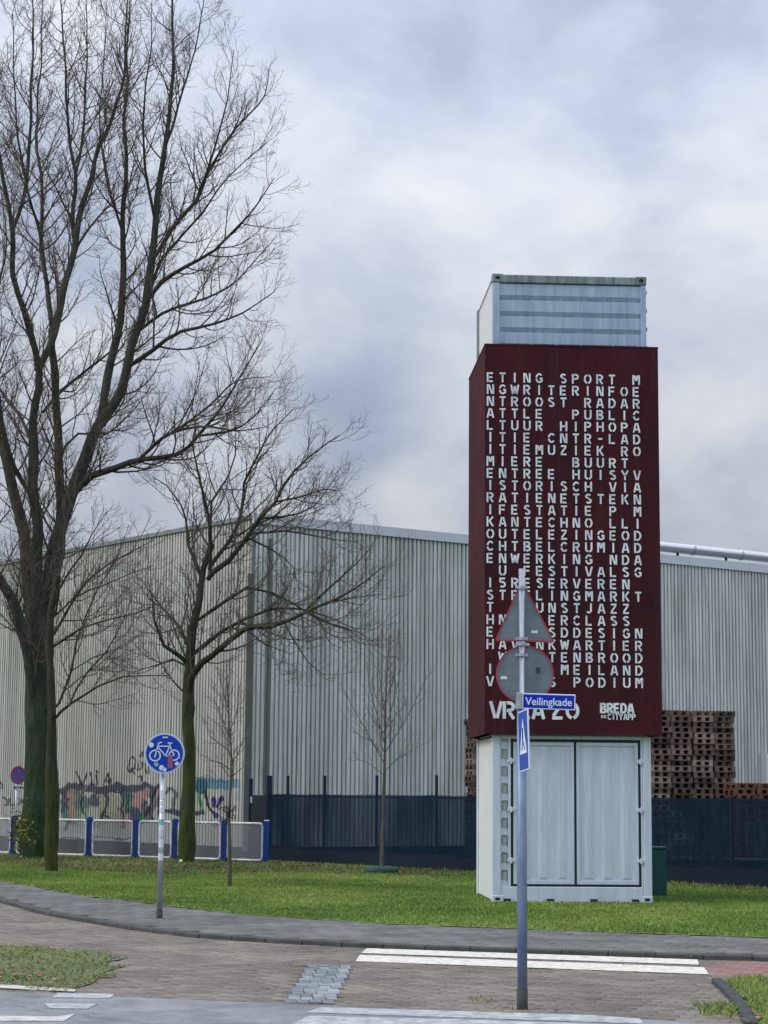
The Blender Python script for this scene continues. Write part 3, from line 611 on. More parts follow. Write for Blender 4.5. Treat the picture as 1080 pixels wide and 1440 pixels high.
# red steel sleeve with the cut-out letters
SW = CW+.29; SD = CD+.20; SZ0, SZ1 = 2.60, 8.70; SX = -.135; SY = -.13
slv = empty('lettered_steel_sleeve', (TX, TY, 0), ROT)
props(slv, 'tall dark red steel box covered in rows of stencil letters around the stacked containers', 'sign tower')
p_ = .02
MB().box(SX, SX+SW, SY, SY+p_, SZ0, SZ1).build('front_plate', M['corten'], slv)
MB().box(SX, SX+p_, SY+p_, SY+SD-p_, SZ0, SZ1).build('side_plate', M['corten'], slv); MB().box(SX+SW-p_, SX+SW, SY+p_, SY+SD-p_, SZ0, SZ1).build('side_plate', M['corten'], slv)
MB().box(SX, SX+SW, SY+SD-p_, SY+SD, SZ0, SZ1).build('back_plate', M['corten'], slv)
MB().box(SX-.006, SX+SW+.006, SY-.006, SY+.05, SZ1, SZ1+.025).box(SX-.006, SX+.05, SY+.05, SY+SD, SZ1, SZ1+.025).box(SX+SW-.05, SX+SW+.006, SY+.05, SY+SD, SZ1, SZ1+.025).build('top_flange', M['corten'], slv)
for x in (.6, 1.0, 1.4, 1.9, 2.3): MB().tube([(x, SY+.02, SZ1+.02), (x, SY+.02, SZ1+.06)], .015, 6).build('bolt', M['galv'], slv)
MB().box(.30, 2.30, SY+.025, SY+.09, SZ1-.10, SZ1+.035).build('painted_gap_shade', M['black'], slv)  # black strip puts the shade of the gap at the sleeve top into colour
# seams and bolt heads
for z in (4.6, 6.65): MB().box(SX-.002, SX+SW+.002, SY-.003, SY, z, z+.006).build('plate_seam', M['black'], slv)
for z in np.arange(2.75, 8.6, .45):
    MB().prism([(SX+.09+.012*math.cos(a), z+.012*math.sin(a)) for a in np.linspace(0, 2*math.pi, 9)[:-1]], SY-.008, SY-.001).build('rivet', M['corten'], slv)
T_ = .15
def arc(cx, cy, rx, ry, a0, a1, k=7): return [(cx+rx*math.cos(R(a)), cy+ry*math.sin(R(a))) for a in np.linspace(a0, a1, k)]
VL = [(.085, 0), (.085, 1)]
GLY = {
 'A': [[(.06, 0), (.28, .97)], [(.64, 0), (.41, .97)], [(.22, .30), (.46, .30)]],
 'B': [VL, [(.22, .92)]+arc(.36, .74, .20, .18, 90, -90)+[(.22, .56)], [(.22, .46)]+arc(.38, .27, .22, .19, 90, -90)+[(.22, .08)]],
 'C': [arc(.36, .5, .28, .42, 40, 170), arc(.36, .5, .28, .42, 190, 320)],
 'D': [VL, [(.22, .92)]+arc(.30, .5, .31, .42, 88, -88, 11)+[(.22, .08)]],
 'E': [VL, [(.21, .92), (.58, .92)], [(.21, .5), (.53, .5)], [(.21, .08), (.58, .08)]],
 'F': [VL, [(.21, .92), (.58, .92)], [(.21, .5), (.53, .5)]],
 'G': [arc(.36, .5, .28, .42, 40, 170), arc(.36, .5, .28, .42, 190, 300)+[(.60, .20), (.60, .46), (.40, .46)]],
 'H': [VL, [(.615, 0), (.615, 1)], [(.21, .5), (.49, .5)]],
 'I': [[(.35, 0), (.35, 1)]],
 'J': [[(.52, 1), (.52, .3)]+arc(.32, .28, .20, .20, 0, -150)],
 'K': [VL, [(.22, .48), (.60, 1)], [(.27, .56), (.62, 0)]],
 'L': [VL, [(.21, .08), (.58, .08)]],
 'M': [[(.07, 0), (.07, 1)], [(.63, 0), (.63, 1)], [(.20, .95), (.33, .42)], [(.50, .95), (.37, .42)]],
 'N': [VL, [(.615, 0), (.615, 1)], [(.20, .98), (.50, .04)]],
 'O': [arc(.35, .5, .29, .42, 100, 260, 9), arc(.35, .5, .29, .42, 80, -80, 9)],
 'P': [VL, [(.22, .92)]+arc(.36, .70, .22, .22, 90, -90)+[(.22, .48)]],
 'R': [VL, [(.22, .92)]+arc(.36, .70, .22, .22, 90, -90)+[(.22, .48)], [(.36, .38), (.60, 0)]],
 'S': [arc(.34, .73, .22, .20, 30, 190)+[(.34, .55)], [(.36, .46)]+arc(.36, .28, .22, .20, 70, -150)],
 'T': [[(.06, .92), (.64, .92)], [(.35, .80), (.35, 0)]],
 'U': [[(.085, 1), (.085, .3)]+arc(.35, .30, .265, .23, 190, 262, 5), [(.615, 1), (.615, .3)]+arc(.35, .30, .265, .23, -10, -82, 5)],
 'V': [[(.06, 1), (.30, .03)], [(.64, 1), (.40, .03)]],
 'W': [[(.0, 1), (.16, .03)], [(.30, .85), (.22, .1)], [(.40, .85), (.48, .1)], [(.70, 1), (.54, .03)]],
 'Y': [[(.05, 1), (.29, .55)], [(.65, 1), (.41, .55)], [(.35, .46), (.35, 0)]],
 'Z': [[(.08, .92), (.60, .92)], [(.52, .80), (.12, .20)], [(.06, .08), (.62, .08)]],
 '5': [[(.58, .92), (.13, .92), (.13, .55)], [(.13, .55)]+arc(.33, .32, .24, .24, 90, -140, 9)],
 '-': [[(.15, .5), (.55, .5)]],
 '.': [[(.1, .05), (.3, .05)]],
}
def stroke_quads(mb, pts, t, sx, sz, y0, y1, ox=0, oz=0):
    pts = [Vector((p[0]*sx+ox, p[1]*sz+oz)) for p in pts]; L, Rr = [], []
    for i, p in enumerate(pts):
        a = (p-pts[i-1]).normalized() if i else (pts[1]-p).normalized(); b = (pts[i+1]-p).normalized() if i < len(pts)-1 else a
        nrm = Vector((-(a+b).y, (a+b).x)); nrm = nrm.normalized() if nrm.length > 1e-6 else Vector((-a.y, a.x))
        k = t/2/max(.5, nrm.dot(Vector((-a.y, a.x)))); L.append(p+nrm*k); Rr.append(p-nrm*k)
    mb.prism([tuple(v) for v in L]+[tuple(v) for v in Rr[::-1]], y0, y1)
LY0, LY1 = -.009, .0
def glyph_mesh(ch, h, wd, t):
    mb = MB()
    for s_ in GLY[ch]: stroke_quads(mb, s_, t, wd/.7, h, LY0, LY1)
    me = bpy.data.meshes.new('letter'); me.from_pydata(mb.v, [], mb.f)
    bm = bmesh.new(); bm.from_mesh(me); bmesh.ops.recalc_face_normals(bm, faces=bm.faces[:]); bm.to_mesh(me); bm.free()
    me.materials.append(M['letter']); return me
ROWS = ["ETING SPORT M", "NGWRITERINFOE", "NTROOST RADAR", "ATTLE  PUBLIC", "LTUUR HIPHOPA", "ITIE CNTR-LAD", "ITIEMUZIEK RO", "MIERE  BUURT ", "ENTREE HUISYV",
        "ISTORISCH VIA", "RATIENETSTEKN", "IFESTATIE P M", "KANTECHNO LLI", "OUTELEZINGEOD", "CHTBELCRUMIAD", "ENWERKING NDA", " U FESTIVALSG", "I5RESERVEREN ",
        "STRELINGMARKT", "T  KUNSTJAZZ ", "HN   ERCLASS ", "E    SDDESIGN", "HAVENKWARTIER", " W   TENBROOD", "I     MEILAND", "V    S PODIUM"]
# heights of the first and last row read off the photo onto the sleeve's front plane
def on_sleeve(px, py):
    nrm = np.array([math.sin(ROT), -math.cos(ROT), 0]); o_ = np.array([TX, TY, 0])+SY*np.array([-math.sin(ROT), math.cos(ROT), 0])
    r_ = ray(px, py); t = ((o_-CAM)@nrm)/(r_@nrm); q = CAM+r_*t-np.array([TX, TY, 0])
    return q[0]*math.cos(ROT)+q[1]*math.sin(ROT), q[2]
print('sleeve TL', on_sleeve(681, 490), 'TR', on_sleeve(929, 493), 'BL', on_sleeve(680, 1031), 'BR', on_sleeve(933, 1032))
xA, zA = on_sleeve(689.6, 530.5); xB, _ = on_sleeve(894.5, 533.5); _, zB = on_sleeve(688, 958)
LH = .155; LW = .115; meshes = {}
for r_i, row in enumerate(ROWS):
    for c_i, ch in enumerate(row):
        if ch == ' ': continue
        if ch not in meshes: meshes[ch] = glyph_mesh(ch, LH, LW, .0272)
        o = link('letter', meshes[ch], None, slv)
        o.location = (xA+(xB-xA)*c_i/12-LW/2, SY, zA+(zB-zA)*r_i/25-LH/2)
# big line and logo, cut the same way
def big(txt_pos, h, wd, t, zc):
    for ch, px_ in txt_pos:
        x, _ = on_sleeve(px_, 1000); o = link('big_letter', glyph_mesh(ch, h, wd, t), None, slv); o.location = (x-wd/2, SY, zc-h/2)
_, zb = on_sleeve(750, 999)
big([('V', 697.5), ('R', 716), ('Z', 738), ('A', 757), ('Z', 784), ('O', 805)], .265, .20, .05, zb)
_, zb = on_sleeve(868, 996)
big([('B', 848.5), ('R', 858), ('E', 867.5), ('D', 877), ('A', 887)], .155, .095, .034, zb)
_, zb = on_sleeve(868, 1008)
big([('C', 857), ('I', 862.5), ('T', 867.5), ('Y', 873), ('A', 879.5), ('P', 885.5), ('P', 891)], .095, .058, .019, zb)
big([('D', 847), ('E', 851.5)], .045, .035, .011, zb)

# upper container
up = empty('shipping_container', (TX, TY, 7.62), ROT); props(up, 'pale blue shipping container with horizontal ribs on top of the red letter tower', 'shipping container')
UT = 9.90-7.62; um = M['upper_paint']
MB().bbox(0, .115, 0, .12, 0, UT-.14, .01).build('corner_post', um, up); MB().bbox(CW-.085, CW, 0, .12, 0, UT-.14, .01).build('corner_post', um, up)
MB().bbox(-.012, .12, CD-.14, CD+.012, 0, UT-.01, .01).build('corner_post', M['rail_paint'], up); MB().bbox(CW-.12, CW, CD-.12, CD, 0, UT-.12, .01).build('corner_post', um, up)
MB().bbox(.02, CW-.02, -.006, .12, UT-.14, UT-.012, .01).build('top_rail', M['rail_paint'], up)
MB().box(.01, CW-.01, .12, CD-.01, UT-.05, UT-.02).build('roof', M['rail_paint'], up)
MB().box(.02, .035, .12, CD-.14, 0, UT-.05).build('side_wall', M['pale_lit_side_paint'], up); MB().box(CW-.035, CW-.02, .12, CD-.12, 0, UT-.05).build('side_wall', um, up)
MB().box(.12, CW-.12, CD-.04, CD-.02, 0, UT-.05).build('back_wall', um, up)
MB().bbox(.018, .05, .12, CD-.14, UT-.12, UT-.015, .005).build('side_rail', M['pale_lit_side_paint'], up)
# horizontal rib panels
zt = UT-.14; hgt = .262
for k in range(5):
    z1 = zt-k*hgt-.006; z0 = z1-hgt+.012
    MB().quadmesh([(.115, .060, z0), (CW-.085, .060, z0), (.115, .022, z0+.055), (CW-.085, .022, z0+.055), (.115, .022, z1-.012), (CW-.085, .022, z1-.012), (.115, .060, z1), (CW-.085, .060, z1)],
                  [(0, 1, 3, 2), (2, 3, 5, 4), (4, 5, 7, 6)]).build('rib_panel', um, up)
MB().box(.115, CW-.085, .060, .075, 0, zt).build('front_backing', M['rail_paint'], up)
for x in (-.008, CW-.165):
    c_ = MB().bbox(x, x+.173, -.012, .155, UT-.135, UT, .01).build('corner_casting', M['rail_paint'], up)
    MB().prism([(x+.086+.040*math.cos(a), UT-.065+.026*math.sin(a)) for a in np.linspace(0, 2*math.pi, 12)[:-1]], -.016, -.009).build('casting_hole', M['black'], c_)
for k in range(7): MB().box(CW, CW+.018, .03, .06, .2+k*.3, .26+k*.3).build('lashing_ring', M['rail_paint'], up)

# ================================================================== PALLETS
pm = MB()
PLW, PLD, PLH = .556, .80, .144
for y in (0, .175, .35, .525, .70): pm.box(0, PLW, y, y+.1, PLH-.022, PLH)
for x in (0, .228, .456):
    pm.box(x, x+.10, 0, PLD, PLH-.044, PLH-.0235)
    for y in (.0, .35, .70): pm.box(x, x+.10, y+.002, y+.098, .0215, PLH-.0455)
pm.box(.1, .456, .40, .41, .021, PLH-.024)  # inner board added to block light and keep the openings dark
for y in (0, .35, .70): pm.box(0, PLW, y, y+.1, 0, .020)
pme = pm.mesh('pallet'); pme.materials.append(M['pallet'])
pme2 = pme.copy(); pme2.materials.clear(); pme2.materials.append(M['pallet_red'])
th_p = math.atan2(fd[1], fd[0])                    # the stacks stand square to the fence
ds = np.array([math.cos(th_p), math.sin(th_p)]); nb = np.array([-ds[1], ds[0]])
cnt = 0
ORD = ['top', 'second', 'third', 'fourth', 'fifth', 'sixth', 'seventh', 'eighth', 'ninth', 'tenth', 'eleventh', 'twelfth', 'thirteenth', 'fourteenth', 'fifteenth', 'sixteenth', 'seventeenth', 'eighteenth', 'nineteenth', 'twentieth', 'twenty-first', 'twenty-second', 'twenty-third', 'twenty-fourth', 'twenty-fifth', 'twenty-sixth', 'twenty-seventh', 'twenty-eighth']
def stack(px, Y, top, rot, group, label, me=pme, jit=.02):
    global cnt
    q = P(px, 1100, Y); n_ = int(round(top/PLH))
    for k in range(n_):
        o = link('pallet', me); o.location = (q[0]+random.gauss(0, jit), q[1]+random.gauss(0, jit), k*(PLH+.0015)); o.rotation_euler = (0, 0, rot+random.gauss(0, .012))
        j = n_-1-k; props(o, ('topmost wooden pallet in ' if j == 0 else 'wooden pallet %s from the top in ' % ORD[j])+label, 'pallet', group); cnt += 1
YP = 51.5; RP = R(12)
TOPZ = P(1000, 1004, YP)[2]
for px, w_ in ((914, 'first'), (944.5, 'second'), (975, 'third'), (1005, 'fourth')): stack(px+1, YP+(px-906)*.004, TOPZ, RP, 'pallets in the tall stacks right of the tower', 'the %s tall stack right of the tower' % w_)
for px in (664,): stack(px+1, YP-.6, TOPZ-.3, RP, 'pallets in the stack left of the tower', 'the stack left of the tower')
for px, w_ in ((1034, 'left'), (1066, 'right')): stack(px+2, YP-1, P(1060, 1103, YP-1)[2], RP, 'pallets in the low stacks at the right edge', 'the %s low reddish stack' % w_, pme2)
print('pallets', cnt)

# ================================================================== FENCE with wind cloth
fence = empty('mesh_fence', (FA[0], FA[1], 0)); props(fence, 'dark blue mesh fence with wind cloth between the lawn and the warehouse', 'fence')
def on_line(px, A, d):
    r_ = ray(px, 1100); Mx = np.array([[d[0], -r_[0]], [d[1], -r_[1]]]); return np.linalg.solve(Mx, -A)[0]
fx = [on_line(x, FA, fd) for x in (379, 405, 457, 530, 614)]
sp = fx[4]-fx[3]; fx += [fx[4]+sp*(i+1) for i in range(9)]
FH = 1.66
def f_at(t, o_=0): return FA[0]*0+fd[0]*t-fd[1]*o_, fd[1]*t+fd[0]*o_
for i, t in enumerate(fx):
    x, y = f_at(t); h = 2.10 if i < 5 else 1.70
    w_ = .034 if i else .065
    MB().bbox(x-w_, x+w_, y-w_, y+w_, 0, h, .01).build('post', M['fence_post'], fence)
for a, b in zip(fx[:-1], fx[1:]):
    L = b-a; nx = 12; mb = MB(); V = []
    for i in range(nx+1):
        t = a+L*i/nx
        bulge = -.03-.035*math.sin(math.pi*i/nx)
        for z in (.36, .8, 1.25, FH-.012*math.sin(math.pi*i/nx)+random.uniform(-.006, .006)): V.append((*f_at(t, bulge+random.uniform(-.006, .006)), z))
    mb.quadmesh(V, [(i*4+j, (i+1)*4+j, (i+1)*4+j+1, i*4+j+1) for i in range(nx) for j in range(3)]); mb.build('wind_cloth', M['windscreen'], fence)
    p0, p1 = f_at(a+.05, 0), f_at(b-.05, 0)
    for z in (1.60, .40): MB().tube([(*p0, z), (*p1, z)], .018, 6).build('rail', M['fence_post'], fence)
    q0_, q1_ = f_at(a, -.06), f_at(b, -.06)
    MB().quadmesh([(*q0_, .0), (*q1_, .0), (*q1_, .38), (*q0_, .38)], [(0, 1, 2, 3)]).build('skirt_board', M['skirt'], fence)
    # welded wire behind the cloth
    nw = int(L/.1); mb = MB()
    for i in range(1, nw):
        x, y = f_at(a+L*i/nw, .01); mb.box(x-.003, x+.003, y-.003, y+.003, .3, 1.66)
    wv = mb.build('fence_wire', M['fence_post'], fence); wv['kind'] = 'stuff'
# gate leaf closing the gap towards the warehouse
ga = np.array(P(353, 1100, 51.5)[:2]); gb = FA+fd*fx[0]
gt = empty('fence_gate', (ga[0], ga[1], 0)); props(gt, 'narrow dark blue gate with a small white notice at the left fence end', 'gate')
gv = gb-ga
MB().bbox(-.05, .05, -.05, .05, 0, 2.05, .01).build('post', M['fence_post'], gt)
MB().quadmesh([(0, 0, .05), (gv[0]*.97, gv[1]*.97, .05), (gv[0]*.97, gv[1]*.97, 1.62), (0, 0, 1.62), (0, .03, .05), (gv[0]*.97, gv[1]*.97+.03, .05), (gv[0]*.97, gv[1]*.97+.03, 1.62), (0, .03, 1.62)], [(0, 1, 2, 3), (4, 7, 6, 5), (3, 2, 6, 7), (0, 4, 5, 1)]).build('gate_panel', M['skirt'], gt)
nt = P(357.5, 1125, ga[1]-.25); MB().bbox(-.10, .10, -.01, .01, -.08, .08, .004).build('notice_plate', M['sticker'], gt, (nt[0]-ga[0], nt[1]-ga[1], nt[2]))

# ================================================================== BARRIER (blue posts, white tube frames)
bar = empty('railing', (-2.7, 46.8, 0)); props(bar, 'low railing of blue posts and white tube frames in front of the graffiti wall', 'railing')
RA, RB = np.array([-9.2, 50.9]), np.array([-2.74, 46.75]); rd = (RA-RB)/np.linalg.norm(RA-RB)
tr = [on_line(x, RB, rd) for x in (376, 317, 248, 193, 128, 76, 22)]; st_ = tr[-1]-tr[-2]; tr += [tr[-1]+st_*(i+1) for i in range(3)]
o2 = RB-np.array([-2.7, 46.8])
def r_at(t, o_=0): return o2[0]+rd[0]*t-rd[1]*o_, o2[1]+rd[1]*t+rd[0]*o_
for t in tr:
    x, y = r_at(t)
    pst_ = MB().bbox(x-.075, x+.075, y-.075, y+.075, 0, 1.02, .015).build('post', M['blue_post'], bar); MB().bbox(x-.06, x+.06, y-.06, y+.06, 1.02, 1.045, .01).build('post_cap', M['blue_post'] if t > tr[0] else M['sticker'], pst_)
def rrect(a, b, z0, z1, r):
    out = []
    for cx, cz, a0 in ((b-r, z1-r, 0), (a+r, z1-r, 90), (a+r, z0+r, 180), (b-r, z0+r, 270)):
        for k in range(5): w = R(a0+k*22.5); out.append((cx+r*math.cos(w), cz+r*math.sin(w)))
    return out+[out[0], out[1]]
for a, b in zip(tr[:-1], tr[1:]):
    pts = [(*r_at(u), z) for u, z in rrect(a+.11, b-.11, .10, .96, .09)]
    fo = MB().tube(pts, .028, 8, False).build('tube_frame', M['white_tube'], bar, smooth=True)
    q0_, q1_ = r_at(a+.14), r_at(b-.14)
    MB().quadmesh([(*q0_, .13), (*q1_, .13), (*q1_, .93), (*q0_, .93)], [(0, 1, 2, 3)]).build('mesh_infill', M['wire_mesh'], fo)

# ================================================================== TREES
def smooth_poly(pts, step):
    pts = np.array(pts, float)
    if len(pts) < 3: 
        k = max(2, int(np.linalg.norm(pts[1]-pts[0])/step)+1); return pts[0]+(pts[1]-pts[0])*np.linspace(0, 1, k)[:, None]
    Pp = np.vstack([2*pts[0]-pts[1], pts, 2*pts[-1]-pts[-2]]); out = []
    for i in range(1, len(Pp)-2):
        k = max(1, int(np.linalg.norm(Pp[i+1]-Pp[i])/step))
        for t in np.arange(k)/k:
            out.append(.5*((2*Pp[i])+(-Pp[i-1]+Pp[i+1])*t+(2*Pp[i-1]-5*Pp[i]+4*Pp[i+1]-Pp[i+2])*t*t+(-Pp[i-1]+3*Pp[i]-3*Pp[i+1]+Pp[i+2])*t**3))
    out.append(Pp[-2]); return np.array(out)
def tubes(V3, Rr, sides):   # V3 (B,N,3), Rr (B,N) -> verts, quads
    B, Nn, _ = V3.shape
    T = np.empty_like(V3); T[:, 1:-1] = V3[:, 2:]-V3[:, :-2]; T[:, 0] = V3[:, 1]-V3[:, 0]; T[:, -1] = V3[:, -1]-V3[:, -2]
    T /= np.linalg.norm(T, axis=2, keepdims=True)+1e-9
    ref = np.zeros((B, 1, 3)); m0 = T.mean(1); ax = np.argmin(np.abs(m0), 1); ref[np.arange(B), 0, ax] = 1
    A = np.cross(T, np.broadcast_to(ref, T.shape)); A /= np.linalg.norm(A, axis=2, keepdims=True)+1e-9; Bn = np.cross(T, A)
    ang = 2*np.pi*np.arange(sides)/sides
    ring = V3[:, :, None]+(A[:, :, None]*np.cos(ang)[None, None, :, None]+Bn[:, :, None]*np.sin(ang)[None, None, :, None])*Rr[:, :, None, None]
    vv = ring.reshape(-1, 3)
    b = np.arange(B)[:, None, None]*Nn*sides; i = np.arange(Nn-1)[None, :, None]*sides; j = np.arange(sides)[None, None, :]; jn = (j+1) % sides
    f = np.stack([b+i+j, b+i+jn, b+i+sides+jn, b+i+sides+j], -1).reshape(-1, 4)
    return vv, f
def join(lst):
    vs, fs, k = [], [], 0
    for v, f in lst: vs.append(v); fs.append(f+k); k += len(v)
    return np.vstack(vs), np.vstack(fs)
def shoots(par, step, L0, ang, up, wob, K, rk, rmin, frac0=.12, jit=.35, seedlen=.55, flat=1.0, cap=None):
    """par: list of (pts, radii). Side shoots along every parent, vectorised."""
    pos, tan, rad, s_, plen = [], [], [], [], []
    for pts, rr in par:
        seg = np.linalg.norm(np.diff(pts, axis=0), axis=1); d = np.r_[0, np.cumsum(seg)]; Lp = d[-1]
        if Lp < .05: continue
        t = np.arange(Lp*frac0+rng.random()*step, Lp, step)
        if len(t) == 0: continue
        t = np.clip(t+rng.uniform(-.4, .4, len(t))*step, 0, Lp*.995)
        i = np.clip(np.searchsorted(d, t)-1, 0, len(pts)-2); w = ((t-d[i])/(seg[i]+1e-9))[:, None]
        pos.append(pts[i]*(1-w)+pts[i+1]*w); tt = pts[i+1]-pts[i]; tan.append(tt/(np.linalg.norm(tt, axis=1, keepdims=True)+1e-9))
        rad.append(rr[i]*(1-w[:, 0])+rr[i+1]*w[:, 0]); s_.append(t/Lp); plen.append(np.full(len(t), Lp))
    pos = np.vstack(pos); tan = np.vstack(tan); rad = np.concatenate(rad); s_ = np.concatenate(s_); plen = np.concatenate(plen); n_ = len(pos)
    rv = rng.normal(size=(n_, 3)); rv[:, 1] *= flat; rv -= (rv*tan).sum(1, keepdims=True)*tan; rv /= np.linalg.norm(rv, axis=1, keepdims=True)+1e-9
    a = R(ang)*rng.uniform(1-jit, 1+jit, n_)[:, None]
    d = tan*np.cos(a)+rv*np.sin(a)
    L = L0*(1-seedlen*s_)*rng.uniform(.45, 1.25, n_)
    if cap is not None: L = np.minimum(L, cap*plen)
    V = np.empty((n_, K, 3)); V[:, 0] = pos
    for k in range(1, K):
        V[:, k] = V[:, k-1]+d*(L/(K-1))[:, None]
        d = d+np.array([0, 0, up])+rng.normal(size=(n_, 3))*wob; d /= np.linalg.norm(d, axis=1, keepdims=True)
    r0 = np.minimum(rad*rk, .006+.0115*L); r0 = np.maximum(r0, rmin)
    Rr = r0[:, None]*np.linspace(1, 0, K)[None]+rmin*np.linspace(0, 1, K)[None]
    return V, Rr
def tree(name, label, trunk, limbs, Y, barkm, twigm, base_r, grp=None, sprawl=1.0, lv=(.34, .20, .13), L=(2.1, .85, .34), depth_step=.0, young=False, rk=.55, rmin=(.0050, .0034, .0026), up=(.10, .12, .12), seed=1, twig2=None, wob=(.10, .16, .22)):
    """trunk/limbs: lists of (x_px, y_px, dY) with radii; every limb leans towards or away from the viewer"""
    global rng
    keep = rng; rng = np.random.default_rng(seed)
    b0 = P(*trunk[0][0][0], Y); base = np.array([b0[0], b0[1], 0.0])
    t_o = empty(name, base); props(t_o, label, 'tree', grp)
    def real(L_):
        pts, r0, r1, dy0, dy1 = L_; k = len(pts)
        return np.array([P(x, y, Y+dy0+(dy1-dy0)*(i/(k-1))) for i, (x, y) in enumerate(pts)]), r0, r1
    par = []
    for gi, (grpname, Ls) in enumerate((('trunk', trunk_list(trunk)), ('branch', limbs))):
        for L_ in Ls:
            p, r0, r1 = real(L_); sp_ = smooth_poly(p, .35)
            k = len(sp_); s = np.linspace(0, 1, k)
            sp_ = sp_+np.stack([np.array([mnoise.noise((q*k*.35, j*7.7+p[0][0], seed)) for q in s]) for j in range(3)], 1)*min(.09, r0*1.2)*(s*(1-s)*4)[:, None]**.5
            rr = (r0+(r1-r0)*s**.8)*np.minimum(1, .70+s*4)
            if grpname == 'trunk':
                h = sp_[:, 2]; rr = rr*(1+.42*np.exp(-np.maximum(h, 0)/.42))
                sp_[0, 2] = -.1
            sides = 16 if r0 > .2 else (10 if r0 > .06 else 7)
            v, f = tubes(sp_[None]-base, rr[None], sides)
            if r0 > .1:    # uneven bark surface
                c_ = np.repeat(sp_-base, sides, 0); dv = v-c_
                nz = np.array([mnoise.noise((q[0]*2.4, q[1]*2.4, q[2]*.55+seed))*.16+mnoise.noise((q[0]*7, q[1]*7, q[2]*1.6))*.07 for q in v]); v = c_+dv*(1+nz)[:, None]
            me = np_mesh(grpname, v, f, 4); me.polygons.foreach_set('use_smooth', [True]*len(me.polygons)); link(grpname, me, M[barkm], t_o)
            if grpname == 'branch' : par.append((sp_, rr))
            elif young: par.append((sp_[int(k*.45):], rr[int(k*.45):]))
    V1, R1 = shoots(par, lv[0], L[0], 42, up[0], wob[0], 9, rk, rmin[0], .10, seedlen=.6, cap=.75)
    V2, R2 = shoots(list(zip(V1, R1)), lv[1], L[1], 46, up[1], wob[1], 6, .7, rmin[1], .25, seedlen=.5, cap=.7)
    parts_ = [tubes(V1-base, R1, 4), tubes(V2-base, R2, 3)]
    if L[2] > 0:
        V3, R3 = shoots(list(zip(V2, R2)), lv[2], L[2], 48, up[2], wob[2], 4, .8, rmin[2], .3, seedlen=.4, cap=.8)
        # tips of limbs too
        parts_.append(tubes(V3-base, R3, 3))
        print(name, len(V1), len(V2), len(V3))
    v, f = join(parts_[:2]); o = link('twigs', np_mesh('twigs', v, f, 4), M[twigm], t_o); o['kind'] = 'stuff'
    if len(parts_) > 2:
        v, f = parts_[2]; o = link('fine_twigs', np_mesh('fine_twigs', v, f, 4), M[twig2 or twigm], t_o); o['kind'] = 'stuff'
    rng = keep
    return t_o
def trunk_list(t): return t if isinstance(t[0], tuple) and isinstance(t[0][0], list) else [t]

